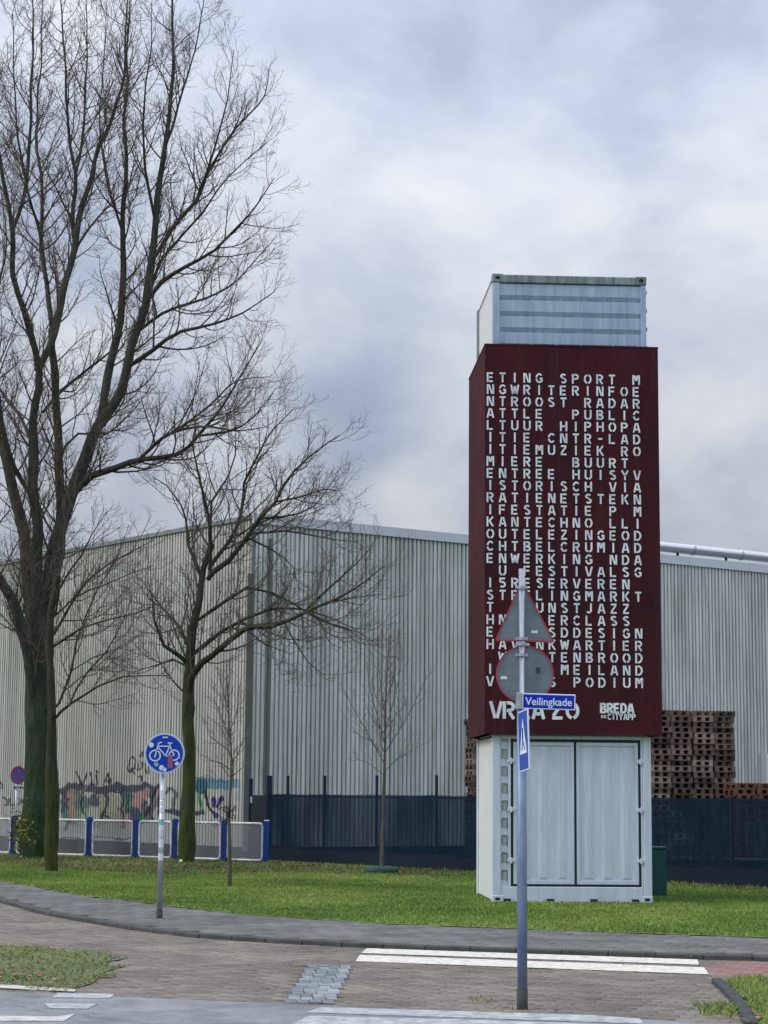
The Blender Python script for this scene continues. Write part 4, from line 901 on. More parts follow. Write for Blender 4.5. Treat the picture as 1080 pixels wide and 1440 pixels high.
A_trunk = [([(50, 1208), (53, 1100), (54, 1000), (53, 930), (50, 870), (46, 820)], .41, .20, 0, 0),
           ([(62, 1208), (67, 1100), (66, 1000), (63, 930), (64, 860), (68, 810)], .32, .18, .1, .1)]
A_limbs = [
 ([(50, 1020), (46, 965), (40, 920), (30, 880), (15, 838), (-5, 800), (-25, 740), (-40, 600), (-45, 450)], .19, .03, 0, -1.5),
 ([(52, 1010), (50, 930), (42, 840), (38, 770), (22, 702), (0, 620), (-12, 540), (-20, 400), (-15, 250), (-12, 100)], .21, .02, 0, 1.5),
 ([(57, 1010), (56, 900), (54, 800), (53, 735), (45, 678), (46, 592), (52, 519), (38, 450), (33, 435), (18, 387), (16, 326), (4, 252), (-6, 180), (-8, 90)], .21, .02, .05, -2.7),
 ([(16, 330), (26, 300), (37, 260), (41, 204), (44, 122), (46, 0), (46, -40)], .06, .012, -1.2, -1.8),
 ([(52, 522), (69, 489), (81, 448), (94, 391), (106, 350), (118, 285), (130, 244), (139, 204), (160, 155), (173, 102), (179, 0), (181, -30)], .12, .014, -1, .5),
 ([(106, 350), (102, 306), (106, 244), (94, 163), (91, 81), (86, 0), (84, -40)], .065, .012, -.3, -.8),
 ([(106, 246), (114, 212), (119, 150), (122, 81), (121, -20)], .045, .01, -.4, .8),
 ([(106, 352), (125, 322), (150, 292), (178, 270), (205, 262)], .04, .01, -.3, 1.6),
 ([(73, 470), (65, 399), (59, 346), (61, 270), (50, 190), (56, 90), (60, 0)], .075, .012, -.6, 1.6),
 ([(65, 399), (56, 330), (40, 270), (28, 200), (20, 110), (18, 20)], .05, .01, -.3, -2.2),
 ([(80, 800), (85, 702), (84, 630), (81, 580), (77, 531), (73, 491), (72, 465), (82, 440)], .16, .08, .4, -.6),
 ([(64, 1000), (63, 900), (68, 837), (81, 755), (98, 702), (118, 645), (138, 600), (159, 568), (179, 511), (190, 470), (204, 428), (214, 367), (219, 306), (227, 253), (238, 179), (247, 81), (246, 0), (247, -40)], .25, .018, 0, .5),
 ([(141, 592), (151, 531), (163, 481), (171, 428), (173, 326), (177, 244), (175, 183), (179, 81), (183, -10)], .13, .012, .2, 1.8),
 ([(205, 426), (228, 395), (265, 377), (310, 352), (346, 318), (379, 285), (402, 250)], .07, .01, .2, -1.2),
 ([(218, 363), (244, 322), (281, 285), (306, 232), (346, 179), (387, 134), (394, 96)], .07, .01, .2, 1.4),
 ([(183, 514), (216, 491), (260, 466), (310, 456), (354, 440), (402, 410)], .075, .01, .2, -1.8),
 ([(236, 204), (250, 166), (262, 128), (281, 70), (292, 15), (296, -20)], .04, .008, .4, 1.2),
 ([(281, 285), (296, 250), (312, 204), (330, 140), (340, 70)], .045, .008, .7, -.6),
 ([(204, 430), (226, 372), (262, 330), (300, 290), (330, 250), (372, 215), (398, 195)], .05, .008, .2, 2.4),
 ([(190, 470), (230, 440), (280, 425), (330, 405), (370, 370), (406, 330)], .05, .008, .2, 2.6),
 ([(99, 700), (130, 670), (163, 658), (204, 645), (253, 637), (285, 613), (318, 576), (350, 531), (382, 480)], .11, .012, .1, -2.2),
 ([(195, 647), (228, 617), (285, 600), (346, 605), (390, 600)], .055, .009, -1, -2.6),
 ([(228, 617), (260, 600), (301, 572), (345, 535), (395, 530)], .045, .009, -1.2, 0),
 ([(285, 613), (330, 608), (372, 585), (405, 545)], .04, .008, -1.6, -3),
 ([(60, 580), (80, 555), (98, 540), (130, 515), (163, 487), (178, 455)], .06, .01, .2, 1.4),
 ([(50, 640), (30, 590), (10, 560), (-20, 520)], .06, .012, .2, 1.8),
 ([(84, 640), (110, 610), (150, 610), (190, 575), (215, 540)], .04, .008, .4, 2.4),
 ([(173, 330), (150, 250), (140, 170), (146, 90), (150, 10)], .04, .008, 1.2, 2.6),
 ([(219, 310), (205, 240), (202, 160), (212, 80), (215, 0)], .045, .008, .3, -1.6),
 ([(46, 700), (20, 660), (5, 600), (-6, 520), (-4, 420), (8, 340), (0, 260)], .07, .01, -.4, -2.8),
]
A_limbs = [([(x if x < 200 else 200+(x-200)*.92, y) for x, y in L_[0]],)+tuple(L_[1:]) for L_ in A_limbs]
tree('bare_tree', 'largest bare tree with thick mossy forked trunk at the left edge of the photo', A_trunk, A_limbs, 48.6, 'bark_big', 'twig', .44, lv=(.25, .13, .09), L=(2.1, .92, .36), seed=3, up=(.14, .16, .15), twig2='twig_warm')
B_trunk = [([(73, 1233), (71, 1150), (72, 1060), (74, 993), (70, 906), (73, 860), (82, 810)], .125, .06, 0, 0)]
B_limbs = [
 ([(79, 1009), (86, 1001), (101, 990), (139, 965), (174, 951), (240, 950)], .040, .008, 0, -1.0),
 ([(97, 992), (108, 968), (121, 948), (149, 917), (174, 871), (184, 846)], .026, .007, -.2, .5),
 ([(79, 994), (84, 988), (101, 944), (108, 899), (121, 865), (139, 826), (156, 799), (170, 775)], .034, .007, 0, .8),
 ([(74, 910), (90, 900), (114, 885), (156, 870), (194, 861), (222, 850)], .034, .007, 0, -1.2),
 ([(74, 895), (88, 872), (101, 850), (121, 819), (149, 795), (194, 771), (215, 760)], .038, .007, 0, .9),
 ([(103, 842), (125, 830), (146, 823), (180, 808), (215, 795)], .022, .006, .3, -.4),
 ([(78, 865), (83, 830), (98, 805), (115, 780), (130, 750), (150, 720)], .034, .007, 0, -.8),
 ([(82, 812), (90, 780), (92, 740), (104, 700), (120, 670)], .04, .007, 0, .6),
 ([(103, 942), (130, 925), (165, 912), (198, 890)], .018, .006, .2, 1.4)]
tree('bare_tree', 'slim mossy tree growing just in front of the largest trunk, branches reaching right', B_trunk, B_limbs, 40.2, 'bark_slim', 'twig', .12, lv=(.24, .14, .10), L=(1.6, .7, .28), seed=5, up=(.10, .10, .1))
C_trunk = [([(262, 1215), (265, 1130), (266, 1040), (264, 980), (266, 935), (268, 905), (269, 880)], .20, .10, 0, 0)]
C_limbs = [
 ([(265, 1020), (266, 950), (270, 888), (281, 842), (286, 800), (298, 764)], .15, .07, 0, 0),
 ([(296, 806), (297, 768), (295, 729), (285, 698), (277, 663), (271, 628), (275, 590)], .06, .01, 0, -1.4),
 ([(283, 810), (266, 768), (260, 729), (254, 709), (234, 682), (214, 670)], .055, .01, 0, 1),
 ([(292, 815), (300, 805), (324, 787), (343, 760), (363, 729), (386, 706), (398, 682), (413, 663), (437, 643), (462, 624), (478, 612)], .08, .01, 0, -1),
 ([(294, 800), (300, 791), (324, 760), (336, 733), (341, 698), (343, 678), (363, 639), (386, 604), (412, 575)], .06, .009, 0, 1.2),
 ([(296, 740), (298, 706), (308, 690), (320, 670), (330, 640), (332, 600)], .04, .008, 0, .5),
 ([(265, 985), (268, 952), (284, 932), (297, 923), (324, 900), (347, 884), (382, 881), (429, 861), (468, 846), (511, 818), (540, 796)], .10, .010, 0, -2),
 ([(272, 920), (290, 905), (312, 888), (347, 869), (382, 857), (429, 857), (465, 868), (500, 885)], .065, .009, 0, 1.2),
 ([(277, 873), (300, 857), (316, 846), (347, 826), (382, 834), (413, 849), (452, 873), (491, 884)], .055, .009, 0, -.6),
 ([(347, 750), (375, 748), (402, 746), (452, 756), (500, 762)], .035, .008, -.5, -1.5),
 ([(348, 756), (382, 772), (413, 799), (420, 830)], .03, .007, -.4, .8),
 ([(262, 930), (245, 918), (231, 908), (217, 873), (214, 846), (208, 815)], .07, .009, 0, -1),
 ([(262, 905), (254, 884), (234, 861), (211, 834), (196, 812)], .05, .008, 0, 1.3),
 ([(261, 936), (242, 927), (225, 934), (205, 940), (180, 947)], .035, .007, 0, .4),
 ([(347, 886), (374, 906), (410, 920)], .025, .006, -.5, -.5), ([(400, 876), (413, 900), (433, 931), (455, 950)], .028, .006, -1, -1.2),
 ([(430, 859), (470, 880), (505, 890), (530, 905)], .03, .006, -1.4, -2.6), ([(386, 706), (420, 700), (455, 688), (480, 690)], .035, .007, -.6, -1.6),
 ([(363, 729), (400, 726), (440, 712), (475, 668)], .035, .007, -.5, .8), ([(468, 846), (500, 840), (540, 835)], .025, .006, -1.6, -1.2),
 ([(430, 858), (470, 820), (500, 795), (520, 770)], .035, .007, -1.2, .2)]
tree('bare_tree', 'medium bare tree with straight green mossy trunk right of the bicycle sign', C_trunk, C_limbs, 46.2, 'bark_mid', 'twig', .2, lv=(.22, .125, .095), L=(1.8, .80, .32), seed=8, up=(.14, .15, .12))
# young trees
D_trunk = [([(323, 1253), (323, 1155), (324, 1089), (324, 1056), (323, 1020), (320, 965), (318, 930)], .042, .008, 0, 0)]
D_l = [([(323, 1082), (312, 1074), (298, 1069), (284, 1062)], .012, .004, 0, -.3), ([(323, 1056), (308, 1045), (296, 1036), (290, 1015)], .014, .004, 0, .3),
       ([(324, 1072), (334, 1062), (338, 1050), (347, 1030)], .014, .004, 0, .2), ([(323, 1035), (312, 1010), (302, 985), (300, 965)], .013, .004, 0, -.2),
       ([(323, 1030), (332, 1005), (336, 975), (340, 950)], .012, .004, 0, .3), ([(322, 1000), (314, 975), (308, 945)], .010, .004, 0, .2), ([(323, 1100), (306, 1098), (288, 1088)], .008, .003, 0, -.2)]
tree('young_tree', 'thin bare sapling on the lawn in front of the railing', D_trunk, D_l, 34.3, 'bark_young', 'twig_young', .04, young=True, lv=(.07, .07, .1), L=(.50, .24, 0), rmin=(.0028, .0022, .003), up=(.10, .1, .1), seed=12)
E_trunk = [([(537, 1231), (539, 1150), (541, 1085), (541, 1040), (542, 990), (545, 940), (547, 890)], .05, .007, 0, 0)]
E_l = [([(541, 1075), (528, 1050), (512, 1022), (496, 995), (478, 960)], .014, .004, 0, -.4), ([(541, 1060), (556, 1035), (572, 1010), (590, 975), (600, 950)], .014, .004, 0, .4),
       ([(541, 1045), (532, 1010), (522, 975), (515, 930)], .014, .004, 0, .4), ([(541, 1030), (550, 1000), (560, 960), (566, 910)], .014, .004, 0, -.3),
       ([(541, 1085), (556, 1068), (580, 1055), (604, 1040)], .010, .003, 0, .2), ([(540, 1090), (522, 1075), (500, 1066)], .010, .003, 0, -.2),
       ([(542, 1010), (536, 970), (532, 920), (530, 880)], .011, .004, 0, .1), ([(543, 990), (553, 955), (558, 910), (562, 870)], .010, .004, 0, .3), ([(541, 1065), (520, 1040), (505, 1020), (487, 1010)], .009, .003, 0, .5)]
tree('young_tree', 'tall thin bare sapling growing from the green watering bag before the blue fence', E_trunk, E_l, 41.2, 'bark_young', 'twig_young', .05, young=True, lv=(.13, .10, .1), L=(.75, .32, 0), rmin=(.0032, .0024, .003), up=(.16, .14, .1), seed=14)
q = P(536, 1236, 40.9)
wb = empty('watering_bag', (q[0], q[1], .06)); props(wb, 'flat green watering bag around the foot of the sapling by the fence', 'watering bag')
mb = MB(); nr_ = 20
ring = [[(rr*math.cos(2*math.pi*k/nr_)*(1+.06*math.sin(5*k)), rr*.8*math.sin(2*math.pi*k/nr_), z) for k in range(nr_)] for rr, z in ((.34, 0), (.36, .07), (.30, .13), (.18, .15), (.07, .12))]
for rg in ring: mb.v += rg
for j in range(4):
    for k in range(nr_): mb.f.append((j*nr_+k, j*nr_+(k+1) % nr_, (j+1)*nr_+(k+1) % nr_, (j+1)*nr_+k))
mb.build('bag', M['bag_green'], wb, smooth=True); MB().box(-.62, -.36, -.08, .08, 0, .015).build('strap_end', M['bag_green'], wb)
sc_ = empty('tree_tie', (*P(323, 1144, 34.25)[:2], P(323, 1144, 34.25)[2])); props(sc_, 'dried leafy clump caught on the stem of the sapling before the railing', 'leaf clump')

# ================================================================== SCATTER
def scatter_blades(name, poly, n_, h, w, z, m, box, parent=None, tnoise=.65, tb=0.0, lean=.4):
    bx0, bx1, by0, by1 = box; X = rng.uniform(bx0, bx1, n_*4); Y = rng.uniform(by0, by1, n_*4)
    ok = inside(poly, X, Y) & (np.abs(X) < Y*.215+.8); X, Y = X[ok][:n_], Y[ok][:n_]; k = len(X)
    a = rng.uniform(0, 2*np.pi, k); hh = rng.uniform(h*.5, h*1.3, k); ww = rng.uniform(.6, 1.4, k)*w; la = rng.uniform(0, 2*np.pi, k); lr = hh*rng.uniform(0, lean*2, k)
    v0 = np.stack([X-np.cos(a)*ww, Y-np.sin(a)*ww, np.full(k, z)], 1); v1 = np.stack([X+np.cos(a)*ww, Y+np.sin(a)*ww, np.full(k, z)], 1)
    v2 = np.stack([X+np.cos(la)*lr, Y+np.sin(la)*lr, z+hh], 1); ve = np.stack([v0, v1, v2], 1).reshape(-1, 3); fa = np.arange(3*k).reshape(-1, 3)
    me = np_mesh(name, ve, fa, 3)
    nz = np.array([mnoise.noise((x*.45, y*.3, 2.2))+.5*mnoise.noise((x*1.7, y*1.2, 5)) for x, y in zip(X, Y)])
    tv = np.clip(.48+tb+nz*tnoise+rng.normal(0, .16, k), 0, 1); tint_attr(me, np.repeat(tv, 3))
    o = link(name, me, m, parent); o['kind'] = 'stuff'; return o
def scatter_leaves(name, poly, n_, s, z, m, box, tb=0.0, parent=None):
    bx0, bx1, by0, by1 = box; X = rng.uniform(bx0, bx1, n_*6); Y = rng.uniform(by0, by1, n_*6)
    nz0 = np.array([mnoise.noise((x*.9, y*.9, 7)) for x, y in zip(X, Y)])
    ok = inside(poly, X, Y) & (rng.random(len(X)) < .45+nz0*1.1); X, Y = X[ok][:n_], Y[ok][:n_]; k = len(X)
    a = rng.uniform(0, 2*np.pi, k); sz = rng.uniform(.5, 1.3, k)*s; tilt = rng.uniform(-.5, .8, k)
    c_, s_ = np.cos(a), np.sin(a); vs = []
    for (u_, v_, l_) in ((-1, 0, 0), (0, -.55, .3), (1, 0, .1), (0, .55, .35)):
        vs.append(np.stack([X+(u_*c_-v_*s_)*sz, Y+(u_*s_+v_*c_)*sz, z+.004+sz*(l_+abs(u_)*0)*np.abs(tilt)+rng.uniform(0, .02, k)*0], 1))
    me = np_mesh(name, np.stack(vs, 1).reshape(-1, 3), np.arange(4*k).reshape(-1, 4), 4); tint_attr(me, np.repeat(np.clip(rng.random(k)+tb, 0, 1), 4))
    o = link(name, me, m, parent); o['kind'] = 'stuff'; return o
LAWNP = PBACK+[(9, 33.0), (7, 34.8), (3.2, 38.9), (.5, 40.8), (-2.5, 41.2), (-4.2, 40.3), (-6.2, 41.6), (-9.5, 46.5), (-14, 51)]
scatter_blades('grass', LAWNP, 200000, .028, .012, .06, M['grass'], (-12, 10, 21, 52))
FULL = PBACK+LBACK[::-1]
scatter_blades('bed_grass', DIRT, 17000, .06, .012, .065, M['grass'], (-14, 12, 27, 53), tb=-.15)
scatter_leaves('fallen_leaves', DIRT, 14000, .06, .075, M['litter'], (-14, 12, 27, 53), tb=-.12)
scatter_leaves('scattered_leaves', LAWNP, 1800, .04, .10, M['litter'], (-12, 10, 21, 50))
ISLG = [tuple(G(*p)[:2]) for p in ((-60, 1338), (0, 1340), (60, 1341), (128, 1339), (146, 1350), (138, 1360), (120, 1372), (98, 1388), (0, 1382), (-60, 1378))]
scatter_blades('verge_grass', shrunk(ISL, 1.02), 9000, .028, .006, .007, M['grass'], (-8, 0, 14, 24), tb=-.20, lean=.9)
scatter_leaves('verge_litter', shrunk(ISL, 1.05), 4200, .024, .012, M['litter'], (-8, 0, 14, 24), tb=.25)
scatter_blades('corner_grass', shrunk(ISR, 1.03), 9000, .05, .006, .012, M['grass'], (2, 6, 13, 20), tb=.05, lean=.7)
REDL = [tuple(G(*p)[:2]) for p in ((-30, 1368), (30, 1366), (60, 1372), (92, 1383), (70, 1388), (-30, 1384))]
scatter_leaves('red_leaves', REDL, 1600, .04, .03, M['red_litter'], (-6, 0, 14, 22))
scatter_leaves('red_leaves', [tuple(G(*p)[:2]) for p in ((1010, 1427), (1100, 1420), (1110, 1450), (990, 1445))], 200, .04, .05, M['red_litter'], (2, 6, 13, 18))
scatter_leaves('road_leaves', [tuple(G(*p)[:2]) for p in ((60, 1400), (1080, 1445), (1080, 1355), (400, 1335), (150, 1330))], 110, .022, .012, M['litter'], (-6, 6, 13, 26), tb=-.2)
WEED = [tuple(G(*p)[:2]) for p in ((975, 1414), (1020, 1412), (1050, 1424), (1030, 1431), (985, 1428))]
scatter_blades('weeds', WEED, 2500, .06, .006, .0, M['grass'], (2, 4, 14, 18), lean=.8)
scatter_blades('weeds', [tuple(G(*p)[:2]) for p in ((655, 1402), (700, 1403), (720, 1410), (660, 1411))], 300, .03, .005, .0, M['grass'], (.5, 1.5, 15, 18), lean=.9, tb=-.1)
# weeds and moss in the kerb joint, lush edge against the paving
def edge_band(L, off0, off1): 
    L = np.array(L); return [tuple(p+np.array([0, off0])) for p in L]+[tuple(p+np.array([0, off1])) for p in L[::-1]]
scatter_blades('edge_grass', edge_band(PBACK[2:-1], -.10, .12), 9000, .06, .008, .06, M['grass'], (-12, 10, 20, 50), tb=-.15, lean=.9)
scatter_blades('kerb_weeds', edge_band([(1.6, 21.30), (4, 20.55), (6, 19.95)], -.05, .08), 700, .04, .006, .03, M['grass'], (1, 7, 19, 22), lean=.9, tb=-.1)
# kerb of the right hand grass corner
rk_ = empty('corner_kerb', (0, 0, 0)); rk_['kind'] = 'structure'
kk = arc_pts([tuple(G(1008, 1382)[:2]), tuple(G(1030, 1402)[:2]), tuple(G(1048, 1425)[:2]), tuple(G(1058, 1448)[:2])], .5)
km2 = MB().bbox(0, .49, -.05, .05, -.1, .045, .012).mesh('kerb_stone'); km2.materials.append(M['dark_base'])
for a, b in zip(kk[:-1], kk[1:]):
    o = link('kerb_stone', km2, None, rk_); o.location = (a[0], a[1], 0); o.rotation_euler = (0, 0, math.atan2(b[1]-a[1], b[0]-a[0]))

def tuft_ring(name, poly, n_, h): scatter_blades(name, poly, n_, h, .010, .055, M['grass'], (-10, 8, 22, 52), tb=-.12, lean=.7)
ca_, sa_ = math.cos(ROT), math.sin(ROT)
def tl_(x, y): return (TX+x*ca_-y*sa_, TY+x*sa_+y*ca_)
tuft_ring('container_edge_grass', [tl_(-.10, -.09), tl_(CW+.10, -.09), tl_(CW+.10, .02), tl_(-.01, .02), tl_(-.01, CD), tl_(-.10, CD)], 1600, .075)
for (px_, py_, r_) in ((48, 1208, .75), (66, 1209, .7), (72, 1232, .30), (262, 1214, .42), (323, 1252, .16), (226, 1290, .0), (537, 1231, .5)):
    if r_: c_ = G(px_, py_); tuft_ring('tree_foot_grass', [(c_[0]+r_*math.cos(a), c_[1]+r_*math.sin(a)) for a in np.linspace(0, 2*math.pi, 14)[:-1]], int(900*r_), .10)
def ring_poly(c_, r0_, k=12): return [(c_[0]+r0_*math.cos(a), c_[1]+r0_*math.sin(a)) for a in np.linspace(0, 2*math.pi, k+1)[:-1]]
scatter_blades('pole_weeds', ring_poly(G(734.5, 1419), .13), 260, .035, .005, .0, M['grass'], (.5, 2, 15, 17), lean=.9, tb=-.15)
scatter_leaves('pole_litter', ring_poly(G(734.5, 1419), .30), 60, .02, .01, M['litter'], (.5, 2, 15, 17), tb=-.3)
scatter_blades('pole_weeds', ring_poly(G(224, 1297), .15), 260, .04, .006, KH, M['grass'], (-4, -2, 24, 28), lean=.9, tb=-.15)
# ivy clump at the foot of the big tree
iv = empty('ivy_shrub', (*P(28, 1200, 47.6)[:2], 0)); props(iv, 'yellow-green leafy shoots sprouting at the left foot of the largest tree', 'shrub')
ivb = np.array(iv.location); vs = []; tv = []; stems = MB()
for k in range(14):
    x1, y1 = random.uniform(12, 50), random.uniform(1140, 1190); q = P(x1, y1, 47.4+random.uniform(-.3, .2))-ivb
    stems.tube([(random.uniform(-.2, .3), 0, 0), (q[0]*.5, q[1]*.5, q[2]*.6), tuple(q)], .006, 4)
stems.build('stems', M['twig'], iv)
for k in range(420):
    x1 = random.gauss(29, 8); y1 = random.gauss(1165, 14)
    q = P(x1, y1, 47.4+random.uniform(-.45, .2))-ivb
    if q[2] < .02: continue
    s = random.uniform(.03, .075); u_ = Vector((random.gauss(0, 1), random.gauss(0, 1), random.gauss(0, .6))).normalized(); w_ = u_.cross(Vector((random.random(), random.random(), 1))).normalized()
    q = Vector(q); vs += [q-u_*s, q-w_*s*.5, q+u_*s, q+w_*s*.5]; tv += [random.random()]*4
me = np_mesh('leaves', np.array([v[:] for v in vs]), np.arange(len(vs)).reshape(-1, 4), 4); tint_attr(me, tv); o = link('leaves', me, M['ivy'], iv); o['kind'] = 'stuff'
# clump on the sapling
scb = np.array(sc_.location); vs = []; tv = []
for k in range(70):
    q = Vector((random.gauss(0, .05), random.gauss(0, .04), random.gauss(0, .06))); s = random.uniform(.02, .045)
    u_ = Vector((random.gauss(0, 1), random.gauss(0, 1), random.gauss(0, 1))).normalized(); w_ = u_.cross(Vector((random.random(), random.random(), 1))).normalized()
    vs += [q-u_*s, q-w_*s*.5, q+u_*s, q+w_*s*.5]; tv += [random.random()*.6]*4
me = np_mesh('dry_leaves', np.array([v[:] for v in vs]), np.arange(len(vs)).reshape(-1, 4), 4); tint_attr(me, tv); link('dry_leaves', me, M['litter'], sc_)

# ================================================================== STREET FURNITURE
def disc(cx, cz, r, y0, y1, k=40): return MB().prism([(cx+r*math.cos(2*math.pi*i/k), cz+r*math.sin(2*math.pi*i/k)) for i in range(k)], y0, y1)
def ringp(mb, cx, cz, r0, r1, y0, y1, k=40, a0=0, a1=360):
    full = abs(a1-a0) >= 360; nn = k if full else k+1
    V = []
    for i in range(nn):
        w = R(a0+(a1-a0)*i/k)
        for rr in (r0, r1):
            for y in (y0, y1): V.append((cx+rr*math.cos(w), y, cz+rr*math.sin(w)))
    F = []
    for i in range(k):
        a, b = i*4, ((i+1) % nn)*4
        F += [(a, b, b+2, a+2), (a+1, a+3, b+3, b+1), (a, a+1, b+1, b), (a+2, b+2, b+3, a+3)]
    return mb.quadmesh(V, F)
# bicycle sign
YB = 25.9; q = P(224, 1297, YB); s = FPX/YB/math.cos(TILT)*.99
bs = empty('bicycle_path_sign', (q[0], q[1], KH)); props(bs, 'round blue bicycle path sign on a grey pole with stickers at the pavement edge', 'traffic sign')
def zB(py): return P(226, py, YB)[2]-KH
MB().tube([(0, 0, -.1), (0, 0, zB(1088))], [.038, .034], 14).build('pole', M['galv'], bs, smooth=True)
MB().tube([(0, 0, -.1), (0, 0, .10)], .043, 14).build('pole_foot', M['dark_base'], bs, smooth=True)
MB().tube([(0.004, 0, zB(1090)), (0.004, 0, zB(1040))], .028, 12).build('pole_top', M['dark_metal'], bs, smooth=True)
zc_ = zB(1059.5); RS = 27/ (FPX/YB)
sg = disc(.02, zc_, RS, -.052, -.044).build('sign_plate', M['sign_blue'], bs)
ringp(MB(), .02, zc_, RS*.945, RS*1.0, -.058, -.052).build('white_rim', M['pale_blue'], sg); ringp(MB(), .02, zc_, RS*1.0, RS*1.04, -.056, -.036).build('rim', M['sticker'], sg)
u = RS/340*1.0     # plate zoom pixels to metres (centre at 520,530)
def bk(x, y): return (.02+(x-520)*u, zc_-(y-530)*u)
bike = MB(); yb0, yb1 = -.0575, -.0525
ringp(bike, *bk(355, 570), 80*u, 103*u, yb0, yb1, 28); ringp(bike, *bk(690, 560), 76*u, 98*u, yb0, yb1, 28)
def bl(pts, t=20): 
    V = [bk(*p) for p in pts]; stroke_quads(bike, V, t*u, 1, 1, yb0, yb1)
bl([(350, 600), (415, 350), (470, 335)]); bl([(405, 405), (600, 405)]); bl([(400, 420), (540, 570)]); bl([(540, 570), (610, 400)]); bl([(610, 400), (690, 560)]); bl([(540, 575), (690, 565)]); bl([(575, 350), (650, 352)], 26); bl([(610, 400), (620, 350)])
bike.build('bicycle_symbol', M['sign_white'], sg)
for (x, y, rr, mm) in ((285, 385, 48, 'sticker'), (380, 720, 45, 'sticker_teal'), (475, 780, 48, 'sign_white'), (530, 810, 40, 'sign_white'), (742, 705, 38, 'sign_white'), (770, 600, 28, 'pale_blue')):
    c_ = bk(x, y); MB().prism([(c_[0]+rr*u*math.cos(a)*random.uniform(.8, 1.1), c_[1]+rr*u*math.sin(a)*random.uniform(.8, 1.1)) for a in np.linspace(0, 2*math.pi, 9)[:-1]], -.0605, -.058).build('sticker', M[mm], sg)
a_, b_ = bk(580, 560), bk(670, 790); MB().box(a_[0], b_[0], -.0600, -.0578, b_[1], a_[1]).build('sticker', M['sticker_red'], sg)
a_, b_ = bk(480, 240), bk(575, 262); MB().box(a_[0], b_[0], -.0585, -.0565, b_[1], a_[1]).build('sticker', M['sign_white'], sg)
for y0, y1, mm in ((1111, 1124, 'sticker'), (1126, 1133, 'sticker'), (1135, 1143, 'sticker'), (1152, 1160, 'sticker_teal'), (1161, 1168, 'sticker'), (1180, 1192, 'sticker'), (1200, 1210, 'sticker')):
    z1, z0 = zB(y0), zB(y1); w = .031 if y0 < 1150 else .034
    pts = [(math.sin(a)*.0375, -math.cos(a)*.0375) for a in np.linspace(-1.1, 1.0, 7)]
    MB().quadmesh([(x, y, z0) for x, y in pts]+[(x, y, z1) for x, y in pts], [(i, i+1, i+8, i+7) for i in range(6)]).build('sticker', M[mm], bs)

# pole with backs of warning sign and round sign, street name and crossing sign
q = G(734.5, 1419); YQ = q[1]; sp_ = empty('sign_pole', (q[0], q[1], 0)); props(sp_, 'blue-grey signpost carrying two grey sign backs, a street name and a crossing sign', 'signpost')
def zQ(py): return P(734, py, YQ)[2]
def xQ(px, py): return P(px, py, YQ)[0]-q[0]
MB().tube([(0, 0, -.1), (0, 0, zQ(976))], .040, 20).build('pole', M['pole_blue'], sp_, smooth=True); MB().tube([(0, 0, -.1), (0, 0, zQ(1390))], .0435, 20).build('pole_foot', M['dark_base'], sp_, smooth=True)
MB().tube([(0, 0, zQ(976)), (.001, 0, zQ(975)), (0, 0, zQ(800))], [.040, .0245, .0245], 16).build('upper_pole', M['galv'], sp_, smooth=True)
ex = 0.0
def X(px, py): return xQ(px, py)
ap, bl_, br_ = (X(734, 815), zQ(815)), (X(696, 903), zQ(901)), (X(781, 903), zQ(903))
def rtri(a, b, c_, r):
    out = []; P_ = [Vector(a), Vector(b), Vector(c_)]
    for i in range(3):
        p, pr_, nx = P_[i], P_[i-1], P_[(i+1) % 3]; d1 = (pr_-p).normalized(); d2 = (nx-p).normalized()
        for t in (0, .25, .5, .75, 1): 
            a1 = p+d1*r; a2 = p+d2*r; out.append(tuple((a1*(1-t)**2+p*2*t*(1-t)+a2*t*t)))
    return out
cen = Vector(((ap[0]+bl_[0]+br_[0])/3, (ap[1]+bl_[1]+br_[1])/3))
def shrink(p, k): return tuple(cen+(Vector(p)-cen)*k)
tp_ = MB().prism(rtri(ap, bl_, br_, .03), .030, .040).build('triangular_sign', M['sign_grey'], sp_)
mb = MB(); o_ = rtri(ap, bl_, br_, .03); i_ = [shrink(p, .93) for p in o_]; k = len(o_)
mb.quadmesh([(p[0], .022, p[1]) for p in o_]+[(p[0], .022, p[1]) for p in i_]+[(p[0], .044, p[1]) for p in o_]+[(p[0], .030, p[1]) for p in i_], [(i, (i+1) % k, (i+1) % k+k, i+k) for i in range(k)]+[(i, i+2*k, (i+1) % k+2*k, (i+1) % k) for i in range(k)]+[(i+k, (i+1) % k+k, (i+1) % k+3*k, i+3*k) for i in range(k)])
mb.build('rim', M['red_rim'], tp_)
cx, cz, cr_ = X(738.5, 948), zQ(948), 40.5/FPX*YQ*1.005
cs = disc(cx, cz, cr_, .030, .040, 48).build('round_sign', M['sign_grey'], sp_); ringp(MB(), cx, cz, cr_*.955, cr_*1.0, .020, .046, 48).build('rim', M['red_rim'], cs)
for (x, y, w, h, dst) in ((752, 888, 9, 4, tp_), (709, 953, 9, 4, cs), (757, 942, 6, 8, cs)):
    MB().box(X(x, y)-w/2/FPX*YQ, X(x, y)+w/2/FPX*YQ, .026, .0295, zQ(y)-h/2/FPX*YQ, zQ(y)+h/2/FPX*YQ).build('sticker', M['sticker'] if h < 6 else M['dark_base'], dst)
for y in (826, 898, 906, 921):
    MB().tube([(0, 0, zQ(y)-.012), (0, 0, zQ(y)+.012)], .031, 16).bbox(-.05, .05, .012, .03, zQ(y)-.012, zQ(y)+.012, .003).build('clamp', M['galv'], sp_)
